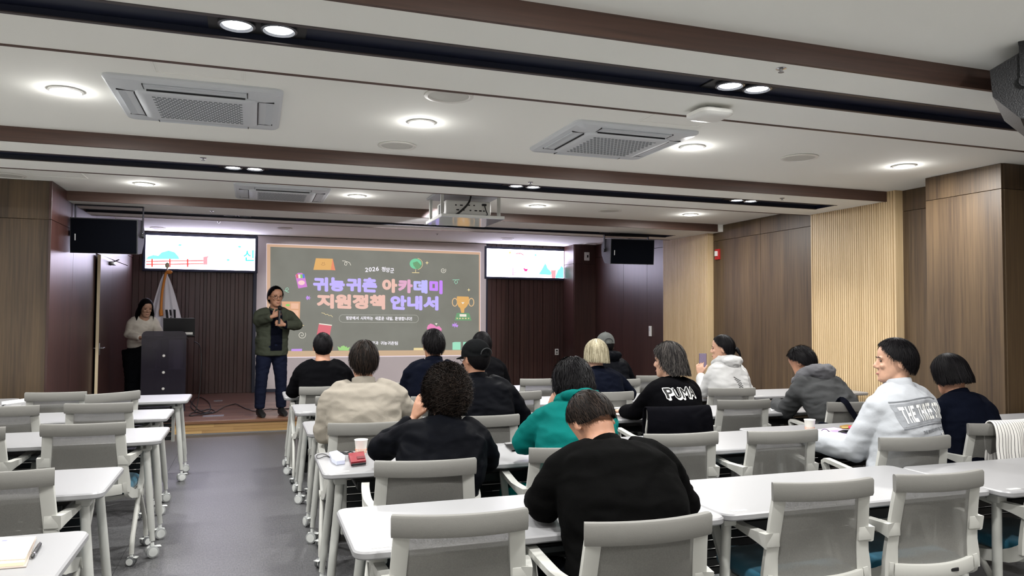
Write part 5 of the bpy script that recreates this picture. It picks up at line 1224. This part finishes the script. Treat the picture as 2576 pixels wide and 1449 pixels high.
# the projector's beam: it lights the whole screen dimly
pl_ = bpy.data.lights.new('projector_lamp', 'SPOT'); pl_.energy = 300; pl_.spot_size = R(46); pl_.spot_blend = .25; pl_.shadow_soft_size = .03; pl_.color = (.95, .92, 1)
po = bpy.data.objects.new('projector_lamp', pl_); COL.objects.link(po); po.parent = t; po.location = (.08, .26, zt+.13)
po.rotation_euler = (Vector((2.15+.08, Y_BK, 1.55))-Vector((pc.x+.08, pc.y+.26, pz+.13))).to_track_quat('-Z', 'Y').to_euler()

# ---------------------------------------------------------------- small things on the walls
def plate(name, c, d, label, cat, m_=M_WHITE, parts=(), rz=0):
    t = tag(empty(name, c, R(rz)), label, cat); MB().rbox((0, 0, 0), d, .004).build('cover_plate', m_, t)
    for n, pc_, pd, pm_ in parts: MB().rbox(pc_, pd, .002, 1).build(n, pm_, t)
    return t
M_RED = mat('alarm_red', (176, 34, 36), .45)
a = at_x(1807, 640, XR); plate('fire_alarm', (XR-.012, a.y, a.z), (.03, .10, .15), 'red fire alarm box on the dark panel beside the far slatted panel', 'fire alarm', M_RED, (('strobe', (-.022, 0, .01), (.03, .045, .07), M_WHITE),))
a = at_y(1476, 645, 13.15); plate('wall_sensor', (a.x, 13.145, a.z), (.10, .03, .16), 'white sensor box high on the dark pier', 'sensor', M_WHITE, (('sensor_window', (.01, -.018, 0), (.03, .01, .05), M_BLACK),))
a = at_x(1637, 833, XR-.024); plate('light_switch', (XR-.034, a.y, a.z), (.02, .07, .17), 'tall white switch plate on the stage side wall', 'switch', M_WHITE, (('rocker', (-.012, 0, .03), (.008, .04, .06), M_GREYP),))
a = at_y(1399, 885, Y_BK); plate('wall_socket', (a.x, Y_BK-.03, a.z), (.075, .016, .12), 'white wall socket low on the ribbed stage wall', 'socket', M_WHITE, (('outlet', (0, -.009, .025), (.035, .006, .035), M_BLACK), ('outlet', (0, -.009, -.025), (.035, .006, .035), mat('outlet_grey', (120, 118, 112), .5))))

# ---------------------------------------------------------------- lectern, laptop, flag, presenter and assistant on the stage
YL_ = 11.15; a = at_y(355, 900, YL_); b = at_y(468, 900, YL_); top = at_y(410, 833, YL_).z; cx_ = (a.x+b.x)/2; lw = b.x-a.x
t = tag(empty('lectern', (cx_, YL_, Z_ST)), 'smoked acrylic lectern with three white studs beside the door', 'lectern')
M_ACR = smoked_acrylic(); M_LECT = mat('lectern_grey', (120, 116, 128), .4, .3)
hz = top-Z_ST
m = MB(); pts = [(-lw/2, .02), (lw/2, .02), (lw/2, hz-.05), (lw/2-.02, hz-.015), (lw/2-.05, hz), (-lw/2+.05, hz), (-lw/2+.02, hz-.015), (-lw/2, hz-.05)]
m.prism([(x, 0, z) for x, z in pts], (0, .012, 0)); m.build('front_panel', M_ACR, t)
for z in [at_y(411, q, YL_).z-Z_ST for q in (895, 937, 978)]: MB().lathe([(.016, .006), (.019, 0), (.016, -.008), (.004, -.010)], (0, -.002, z), 18, Matrix.Rotation(R(90), 3, 'X').inverted()).build('stud', mat('stud_white', (226, 226, 222), .3), t, 40)
MB().rbox((0, .12, hz/2-.05), (.10, .05, hz-.12), .01).build('post', M_LECT, t); MB().rbox((0, .19, .02), (lw*.9, .42, .04), .012).build('base', M_LECT, t)
MB().rbox((0, .20, hz-.10), (lw, .40, .022), .006, rot=Matrix.Rotation(R(-6), 3, 'X')).build('desk_top', mat('desk_dark', (44, 42, 48), .4), t)
MB().rbox((.01, .17, hz*.52), (lw*.85, .26, .02), .005).build('shelf', M_LECT, t)
# laptop with its back to the room
t = tag(empty('laptop', (cx_+.17, YL_+.23, Z_ST+hz-.085)), 'black laptop open on the lectern, lid back towards the room', 'laptop')
MB().rbox((0, .06, .012), (.38, .26, .02), .004, rot=Matrix.Rotation(R(-6), 3, 'X')).build('keyboard_base', M_BLACK, t); MB().rbox((0, -.085, .135), (.40, .012, .26), .005, rot=Matrix.Rotation(R(12), 3, 'X')).build('lid', M_BLACK, t)
MB().rbox((.125, -.094, .05), (.10, .004, .034), .001, 1, Matrix.Rotation(R(12), 3, 'X')).build('lid_sticker', mat('sticker_white', (214, 214, 210), .5), t)
# cables
tag(MB().tube(bez([(cx_+.36, YL_+.2, 1.12), (cx_+.44, YL_+.1, 1.06), (cx_+.47, YL_+.0, .85), (cx_+.46, YL_-.02, .5), (cx_+.43, YL_-.05, .25), (cx_+.40, YL_-.1, Z_ST+.008)], 8), .006, 8).build('laptop_cable', M_BLACK, None, True), 'thin black cable hanging from the laptop beside the lectern', 'cable')
zf = Z_ST+.007
def fl_(x, y): return at_z(x, y, zf)
pts = [(478, 1008), (488, 1020), (500, 1032), (520, 1038), (530, 1028), (524, 1012), (506, 1000), (490, 1004), (480, 1022), (492, 1036), (515, 1040), (540, 1036), (530, 1030), (505, 1034), (482, 1040), (478, 1046), (500, 1044), (530, 1040), (543, 1036), (556, 1028), (574, 1020), (592, 1017), (610, 1024), (628, 1032), (645, 1034), (680, 1030), (720, 1028), (745, 1028)]
tag(MB().tube([p+Vector((0, 0, .006*(i % 9 > 5))) for i, p in enumerate(bez([fl_(*p) for p in pts], 5))], .0065, 8).build('floor_cable', M_BLACK, None, True), 'coiled black cable lying across the stage floor', 'cable')
for k, (x, y, l_) in enumerate(((549, 1008, 'small steel floor plate farther back on the stage'), (523, 1047, 'left of two steel floor plates near the stage edge'), (550, 1046, 'right of two steel floor plates near the stage edge'))):
    p = at_z(x, y, Z_ST); tag(MB().rbox((p.x, p.y, Z_ST+.002), (.13, .13, .004), .001, 1).build('floor_plate', M_STEEL), l_, 'floor plate', 'floor plates on the stage')
# flag on its pole
YF = 12.3; f0 = at_y(421, 664, YF); fx = f0.x; ft = f0.z
t = tag(empty('flag_stand', (fx, YF, Z_ST)), 'white national flag with black bars draped on a pole behind the lectern', 'flag')
MB().lathe([(.17, 0), (.17, .02), (.06, .05), (.025, .10), (.022, .14)], seg=24).build('stand_base', M_STEEL, t, 40); MB().cyl((0, 0, .1), (0, 0, ft-Z_ST-.06), .012).build('pole', mat('pole_steel', (170, 168, 165), .3, .9), t, 40)
MB().ell((0, 0, ft-Z_ST-.02), (.032, .032, .042), 16, 10).build('finial', mat('finial_pale', (206, 196, 170), .4), t, True)
ztop = at_y(424, 690, YF).z-Z_ST; vs = []; fs = []; nz, na = 16, 40; zb = .55
for j in range(nz+1):
    u = j/nz; z = ztop+(zb-ztop)*u; w = .03+.27*min(1, u*1.7)**.8
    for i in range(na+1):
        v = i/na; x = (-.48+v*1.05)*w*1.6-.02; y = -.05-.10*u*(1-abs(2*v-1))+.045*u*math.sin(v*21+u*1.5)
        vs.append((x, y-.02, z-.02*math.sin(v*9)*u))
for j in range(nz):
    for i in range(na): q = j*(na+1)+i; fs.append((q, q+1, q+na+2, q+na+1))
fo = MB().add(vs, fs).build('flag_cloth', mat('flag_white', (214, 212, 222), .8, bump=(40, .2)), t, True)
def flagP(px, py): p = at_y(px, py, YF-.17); return (p.x-fx, -.19, p.z-Z_ST)
for poly in (((416, 779), (422, 779), (426, 814), (420, 814)), ((426, 779), (431, 779), (432, 794), (428, 794)), ((428, 798), (432, 798), (433, 813), (430, 813)), ((436, 778), (442, 779), (443, 812), (438, 812))):
    MB().prism([flagP(*p) for p in poly], (0, .006, 0)).build('black_bar', mat('flag_black', (20, 18, 26), .8), fo)
m = MB(); m.tube(bez([(-.01, -.07, ztop+.02), (-.05, -.10, ztop-.25), (-.06, -.12, ztop-.55), (-.05, -.13, ztop-.62)], 6), [.018]*12+[.026]*7, 8); m.ell((.03, -.06, ztop+.03), (.05, .03, .03), 12, 8); m.build('gold_tassel', mat('gold_cord', (206, 128, 46), .6, bump=(200, .3)), t, True)

# presenter with microphone
p_man = make_person('man in an olive jacket speaking into a microphone on the stage', dict(pos=(.245, 10.50, Z_ST), rz=196, seated=False, head=at_y(693, 747, 10.45), turn=(4, 4, 0), s=1.0, k=1.14, hs=1.10, shw=.185, nl=.158, face=True, vox=.0062, top=cloth('olive_cloth', (62, 66, 56), .06), pants=cloth('navy_jeans', (24, 28, 44)), hair=H_BLACK, hem=.80, sleeve=1.08, collar_h=.22,
    style=dict(SHORT, n=2600, thick=.075, rough=.03, len=24, seed=21, line=((0, 38), (30, 42), (52, 62), (70, 84), (90, 92), (104, 112), (125, 134), (180, 142))), stance=((-.13, .02), (.15, .0)), legw=1.05,
    rel=at_y(650, 808, 10.38), rwr=at_y(684, 797, 10.20), lel=at_y(748, 818, 10.38), lwr=at_y(716, 817, 10.20), rhand=dict(d=(.75, -.2, .45), n=(-.3, -1, .1), curls=(62, 62, 62, 62), spread=2, thumb=55), lhand=dict(d=(-.8, -.2, .2), n=(.1, -1, .1), curls=(60, 60, 60, 60), spread=2, thumb=50), seed=21, bulge=.02))
decal(p_man, rect_mesh(8, 30), .0, 1.165, .15, .60, cloth('navy_shirt', (14, 16, 26)), 'shirt_front', lift=.006, back=False)
make_glasses(p_man['root'], p_man['hc'], p_man['hr'], p_man['hs'], M_BLACK)
mc = at_y(704, 768, 10.16); mb = at_y(702, 815, 10.13)
t = tag(empty('microphone', mb), 'black hand-held microphone held at the speaking man\'s mouth', 'microphone'); d = mc-mb
MB().tube([(0, 0, 0), d*.72], [.013, .017], 14).build('microphone_handle', M_BLACK, t, 40); MB().ell(d*.86, (.026, .026, .032), 16, 10).build('microphone_head', mat('mic_mesh', (26, 26, 28), .5, .6, bump=(900, .5)), t, True)

# assistant at the lectern
p_w = make_person('person with long black hair in a cream knit looking down behind the lectern', dict(pos=(-1.50, 11.72, Z_ST), rz=203, seated=False, head=at_y(367, 774, 11.55), turn=(2, 20, 0), s=.93, k=.92, hs=1.0, shw=.155, face=True, skin=M_SKIN2, vox=.0065, top=cloth('cream_knit', (206, 200, 190), .04), top_name='cardigan', collar=None, pants=cloth('black_trousers', (20, 21, 25)), hair=H_BLACK, hem=.86, legw=1.35, bulge=.03,
    style=dict(n=2200, len=90, thick=.08, rough=.006, w=.003, swirl=4, seed=22, tail=1, flare=.26, line=((0, 42), (30, 48), (52, 76), (66, 150), (76, 200), (100, 206), (180, 208))),
    rel=at_y(322, 842, 11.62), rwr=at_y(354, 850, 11.46), lel=at_y(401, 838, 11.60), lwr=at_y(392, 852, 11.44), stance=((-.10, 0), (.10, .02)), seed=22))

# ---------------------------------------------------------------- clothes hung over chairs
def drape(key, name, label, cat, x0, x1, zback, zfront, material, seed, thick=.010, spread=.03):
    c = CHAIRS[key]; o = empty(name, c.location, c.rotation_euler.z); tag(o, label, cat); nx = 26; path = []
    yr = lambda x: yb(.835)-.042*(1-(x/.222)**2)
    prof = [(-.055, zback)]+[(-.045-.006*math.sin(i), zback+(.84-zback)*i/7) for i in range(1, 7)]+[(-.032, .855), (-.016, .872), (.006, .876), (.026, .866), (.036, .84)]+[(.040, .84+(zfront-.84)*i/5) for i in range(1, 6)]
    vs = []; fs = []; n = len(prof)
    for i in range(nx+1):
        u = i/nx; x = x0+(x1-x0)*u
        for j, (dy, z) in enumerate(prof):
            dr = max(0, .86-z); nz_ = noise.noise(Vector((x*14, seed, z*4)))
            xx = x*(1+spread*dr*6*(1 if abs(x) > .1 else .4)); vs.append((xx, yr(min(.24, abs(x)))+dy+nz_*.05*min(1, dr*5)*(1 if dy > 0 else -1)*.6-(.012*min(1, dr*8) if dy < 0 else 0), z+noise.noise(Vector((x*6, seed*2, 0)))*.03*min(1, dr*4)))
    for i in range(nx):
        for j in range(n-1): a_ = i*n+j; fs.append((a_, a_+1, a_+n+1, a_+n))
    me = MB().add(vs, fs).mesh('cloth', material, True); me = bake(me, [('SOLIDIFY', dict(thickness=thick, offset=1)), ('SUBSURF', dict(levels=1))]); smooth_on(me); put('cloth', me, material, o); return o
drape('r3c', 'draped_jacket', 'black jacket hung over a chair back behind the lettered sweatshirt', 'jacket', -.235, .26, .50, .60, cloth('black_wool', (10, 10, 14)), 3)
def striped():
    m = mat('striped_cotton', (226, 224, 220), .8, bump=(200, .15)); nt = m.node_tree; N = nt.nodes; L = nt.links
    tc = N.new('ShaderNodeTexCoord'); sp = N.new('ShaderNodeSeparateXYZ'); L.new(tc.outputs['Object'], sp.inputs[0])
    n = N.new('ShaderNodeTexNoise'); n.inputs['Scale'].default_value = 6; L.new(tc.outputs['Object'], n.inputs[0])
    ad = N.new('ShaderNodeMath'); ad.operation = 'MULTIPLY_ADD'; ad.inputs[1].default_value = .02; L.new(n.outputs['Fac'], ad.inputs[0]); L.new(sp.outputs[0], ad.inputs[2])
    ml = N.new('ShaderNodeMath'); ml.operation = 'MULTIPLY'; ml.inputs[1].default_value = 52; L.new(ad.outputs[0], ml.inputs[0])
    fr = N.new('ShaderNodeMath'); fr.operation = 'FRACT'; L.new(ml.outputs[0], fr.inputs[0]); gt = N.new('ShaderNodeMath'); gt.operation = 'GREATER_THAN'; gt.inputs[1].default_value = .82; L.new(fr.outputs[0], gt.inputs[0])
    mx = N.new('ShaderNodeMix'); mx.data_type = 'RGBA'; mx.inputs[6].default_value = lin((222, 220, 216)); mx.inputs[7].default_value = lin((70, 68, 70)); L.new(gt.outputs[0], mx.inputs[0]); L.new(mx.outputs[2], N['Principled BSDF'].inputs['Base Color']); return m
drape('r2f', 'draped_shirt', 'white shirt with dark stripes hung over the chair at the right edge', 'shirt', -.10, .27, .56, .62, striped(), 8, spread=.05)
# bag strap over the grey hooded man's chair
c = CHAIRS['r3e']; o = empty('shoulder_bag', c.location, c.rotation_euler.z); tag(o, 'dark shoulder bag strap slung over a chair behind the white windbreaker', 'bag')
yv = yb(.835)
m = MB(); m.sweep([(-.022, -.002), (.022, -.002), (.022, .002), (-.022, .002)], bez([(-.13, yv+.06, .55), (-.125, yv+.045, .75), (-.12, yv+.0, .872), (-.10, yv-.045, .868), (-.06, yv-.062, .80), (.04, yv-.062, .66), (.10, yv-.04, .52)], 6), up=(0, 1, 0)); m.build('strap', cloth('strap_navy', (16, 18, 26)), o, 50)
MB().rbox((-.24, yv+.02, .56), (.06, .10, .30), .025, 3).build('bag_body', cloth('strap_navy', (16, 18, 26)), o, 50)

# ---------------------------------------------------------------- things on the tables
def on(x, y): return at_z(x, y, TZ)
M_PAPER = mat('paper', (232, 232, 230), .8); M_CUP = mat('paper_cup', (236, 234, 226), .6)
def cup(px, py, label):
    p = on(px, py); t = tag(empty('paper_cup', p), label, 'cup', 'paper cups')
    MB().lathe([(.026, 0), (.0265, .002), (.0355, .078), (.0375, .080), (.0375, .083), (.0345, .083), (.034, .078), (.025, .006), (.004, .006)], seg=28).build('cup_wall', M_CUP, t, 40)
    m = MB()
    for j in range(3):
        for i in range(20):
            z = .012+.009*j; r = .0266+.0092*z/.078+.0006; a_ = 2*math.pi*(i+.5*(j % 2))/20; m.box((r*math.cos(a_), r*math.sin(a_), z), (.003, .003, .005), Matrix.Rotation(a_, 3, 'Z'))
    m.build('printed_band', mat('cup_print', (226, 158, 128), .6), t)['kind'] = 'stuff'
cup(908, 1143, 'white paper cup with orange band beside the red wallet'); cup(2037, 1086, 'white paper cup with orange band beside the lilac booklet')
def slab_thing(name, label, cat, poly, h, m_, z=TZ, part='body', extra=None):
    """flat thing outlined in photo pixels on the tabletop"""
    ps = [at_z(x, y, z) for x, y in poly]; c_ = sum(ps, Vector())/len(ps); c_.z = z; t = tag(empty(name, c_), label, cat)
    me = MB().prism([p-c_ for p in ps], (0, 0, h)).mesh(part, m_); me = bake(me, [('BEVEL', dict(width=min(h*.3, .003), segments=2, limit_method='ANGLE'))]); put(part, me, m_, t); return t, c_
def add_flat(t, c_, part, poly, z, h, m_):
    ps = [at_z(x, y, z)-c_ for x, y in poly]; me = MB().prism(ps, (0, 0, h)).mesh(part, m_); return put(part, me, m_, t)
M_WAL = mat('red_leather', (122, 24, 36), .5, bump=(120, .2))
t, c_ = slab_thing('wallet', 'dark red leather wallet phone case beside the paper cup', 'wallet', [(876, 1150), (915, 1145), (921, 1168), (883, 1173)], .022, M_WAL, part='wallet_cover'); add_flat(t, c_, 'clasp', [(897, 1150), (917, 1148), (918, 1154), (899, 1156)], TZ+.022, .004, mat('dark_red', (86, 16, 26), .5)); add_flat(t, c_, 'page_edge', [(884, 1171.5), (920, 1167.5), (920.4, 1169), (884, 1173.2)], TZ+.005, .010, M_BLACK)
t, c_ = slab_thing('glasses_pouch', 'clear plastic pouch with a cord beside the red wallet', 'pouch', [(828, 1148), (848, 1143), (868, 1156), (868, 1168), (846, 1171), (834, 1163)], .024, mat('clear_vinyl', (196, 202, 222), .15, spec=.6), part='pouch_body'); m = MB(); m.tube([at_z(x, y, TZ+.006)-c_ for x, y in bez([(830, 1150, 0), (815, 1142, 0), (799, 1144, 0), (796, 1150, 0), (803, 1153, 0), (818, 1148, 0), (832, 1150, 0)], 5) for x, y in ((x, y),)] if False else [at_z(q.x, q.y, TZ+.006)-c_ for q in bez([(830, 1150, 0), (815, 1142, 0), (799, 1144, 0), (796, 1150, 0), (803, 1153, 0), (818, 1148, 0), (832, 1150, 0)], 5)], .0022, 6); m.build('cord', M_BLACK, t, True)
p = on(868, 1140); tag(MB().tube([on(q.x, q.y)+Vector((0, 0, .004)) for q in bez([(846, 1143, 0), (860, 1139, 0), (872, 1141, 0), (882, 1137, 0), (888, 1141, 0), (874, 1144, 0), (862, 1142, 0)], 5)], .0035, 6).build('lanyard', M_BLACK, None, True), 'tangled black lanyard cord behind the pouch and wallet', 'cord')
t, c_ = slab_thing('phone', 'black phone lying on the second-row table beside the teal jacket', 'phone', [(1268, 1117), (1290, 1115), (1310, 1130), (1287, 1135)], .009, mat('phone_edge', (150, 150, 150), .3, .7), part='phone_body'); add_flat(t, c_, 'phone_screen', [(1270, 1118), (1289, 1116.4), (1306, 1129.5), (1287.5, 1133)], TZ+.009, .0006, mat('phone_glass', (10, 11, 16), .08))
t, c_ = slab_thing('red_wrapper', 'tiny red wrapper on the second-row table', 'wrapper', [(1196, 1121), (1206, 1119), (1209, 1122), (1199, 1124)], .004, M_RED, part='wrapper')
def spectacles(px, py, rz, label):
    p = on(px, py); t = tag(empty('spectacles', p, R(rz)), label, 'glasses', 'spectacles on tables')
    for q in (-1, 1):
        MB().tube([(q*.034+.024*math.cos(a_), 0, .020+.018*math.sin(a_)) for a_ in [2*math.pi*k/18 for k in range(19)]], .002, 6).build('lens_rim', M_BLACK, t, True)
        MB().tube([(q*.058, 0, .026), (q*.062, .06, .022), (q*.05, .13, .006)], .002, 6).build('temple', M_BLACK, t, True)
    MB().tube([(-.011, 0, .024), (0, 0, .027), (.011, 0, .024)], .002, 6).build('bridge', M_BLACK, t, True)
spectacles(1568, 1036, 30, 'black spectacles on white paper beside the lettered sweatshirt'); spectacles(2062, 1094, 160, 'black spectacles in front of the lilac booklet')
slab_thing('paper_sheet', 'white paper under the spectacles beside the lettered sweatshirt', 'paper', [(1540, 1024), (1575, 1022), (1592, 1042), (1545, 1046)], .0015, M_PAPER, part='sheet')
slab_thing('paper_sheet', 'white paper on the table left of the white hoodie', 'paper', [(1753, 982), (1768, 980), (1778, 988), (1756, 991)], .003, M_PAPER, part='sheet')
slab_thing('paper_sheet', 'white paper on the table left of the grey hooded man', 'paper', [(1936, 1024), (1962, 1020), (1968, 1030), (1940, 1034)], .004, M_PAPER, part='sheet')
slab_thing('paper_sheet', 'white papers on the front-row table at the left edge', 'paper', [(4, 1012), (70, 1003), (74, 1010), (4, 1019)], .006, M_PAPER, part='sheet')
t, c_ = slab_thing('booklet', 'lilac booklet on the table beside the white windbreaker', 'booklet', [(2050, 1083), (2098, 1077), (2160, 1090), (2145, 1102)], .006, mat('lilac_cover', (200, 178, 226), .5), part='cover'); add_flat(t, c_, 'printed_block', [(2088, 1083), (2108, 1081), (2118, 1086), (2098, 1088)], TZ+.006, .0004, mat('lilac_print', (166, 142, 200), .5))
t, c_ = slab_thing('phone', 'black phone on the lilac booklet', 'phone', [(2108, 1088), (2120, 1084), (2150, 1087), (2146, 1093)], .009, mat('phone_glass', (10, 11, 16), .08), TZ+.0066, part='phone_body')
t, c_ = slab_thing('snack_wrappers', 'crumpled gold and pink snack wrappers behind the lilac booklet', 'wrapper', [(2112, 1075), (2130, 1072), (2152, 1074), (2150, 1079), (2118, 1079)], .012, mat('gold_foil', (206, 160, 84), .3, .6), part='wrapper'); add_flat(t, c_, 'pink_wrapper', [(2134, 1074), (2154, 1073), (2154, 1078), (2136, 1079)], TZ+.012, .008, mat('pink_foil', (196, 40, 96), .35))
t, c_ = slab_thing('notebook', 'black notebook with cream page edge on the same table', 'notebook', [(2044, 1101), (2070, 1097), (2092, 1100), (2058, 1105)], .010, M_BLACK, part='cover'); add_flat(t, c_, 'cream_page', [(2056, 1101), (2088, 1097.5), (2090, 1100), (2058, 1104)], TZ+.010, .003, mat('cream_paper', (232, 226, 196), .8))
a_, b_ = on(2086, 1100), on(2104, 1102); t = tag(empty('marker_pen', a_), 'white marker pen with a black cap beside the notebook', 'pen'); MB().cyl((0, 0, .007), (b_-a_)*.7+Vector((0, 0, .007)), .006).build('barrel', M_WHITE, t, 40); MB().cyl((b_-a_)*.7+Vector((0, 0, .007)), (b_-a_)+Vector((0, 0, .007)), .007).build('cap', M_BLACK, t, 40)
# notebooks and pen on the nearest table at left
M_NB = mat('beige_cover', (186, 176, 168), .6, bump=(200, .08)); M_NB2 = mat('beige_cover_dark', (160, 148, 140), .6)
t, c_ = slab_thing('notebook', 'beige notebook lying open-edged on the nearest left table', 'notebook', [(-60, 1364), (92, 1356), (66, 1428), (-60, 1438)], .004, M_NB2, part='back_cover')
add_flat(t, c_, 'page_block', [(-58, 1366), (84, 1359), (60, 1422), (-58, 1431)], TZ+.004, .010, mat('cream_paper', (232, 226, 196), .8)); add_flat(t, c_, 'front_cover', [(-60, 1358), (91, 1351), (63, 1408), (-60, 1415)], TZ+.0142, .003, M_NB)
t, c_ = slab_thing('leaflet', 'white leaflet on top of the beige notebook', 'leaflet', [(-50, 1356), (30, 1352), (0, 1392), (-50, 1396)], .002, M_PAPER, TZ+.0175, part='sheet'); add_flat(t, c_, 'printed_stamp', [(6, 1359), (20, 1358), (17, 1361), (4, 1362)], TZ+.0196, .0003, mat('print_blue', (120, 122, 150), .6))
a_, b_ = on(80, 1408), on(101, 1374); t = tag(empty('ballpoint_pen', a_), 'black ballpoint pen beside the beige notebook', 'pen'); v = b_-a_
MB().tube([v*.0+Vector((0, 0, .008)), v*.08+Vector((0, 0, .008)), v*.9+Vector((0, 0, .008)), v+Vector((0, 0, .008))], [.002, .006, .0065, .005], 12).build('barrel', M_BLACK, t, 40); MB().cyl(v*.12+Vector((0, 0, .008)), v*.22+Vector((0, 0, .008)), .0072).build('grip_ring', M_CHROME, t, 40); MB().tube([v*.95+Vector((0, 0, .015)), v*.6+Vector((0, 0, .016))], .0016, 6).build('clip', M_CHROME, t, 40)
# phone held up by the person in the white hoodie
h = p_hoodie['root'].matrix_basis @ p_hoodie['wr_l'] if False else None
p = at_y(1768, 908, 6.46); t = tag(empty('phone', p, R(-25)), 'phone held up by the person in the white hoodie', 'phone')
MB().rbox((0, 0, 0), (.074, .009, .150), .004, 2).build('phone_body', mat('phone_violet', (58, 48, 66), .3), t); MB().rbox((0, -.005, 0), (.068, .002, .142), .001, 1).build('phone_screen', glow('phone_screen_glow', (120, 104, 128), .6), t)
bpy.data.scenes.remove(TMP)
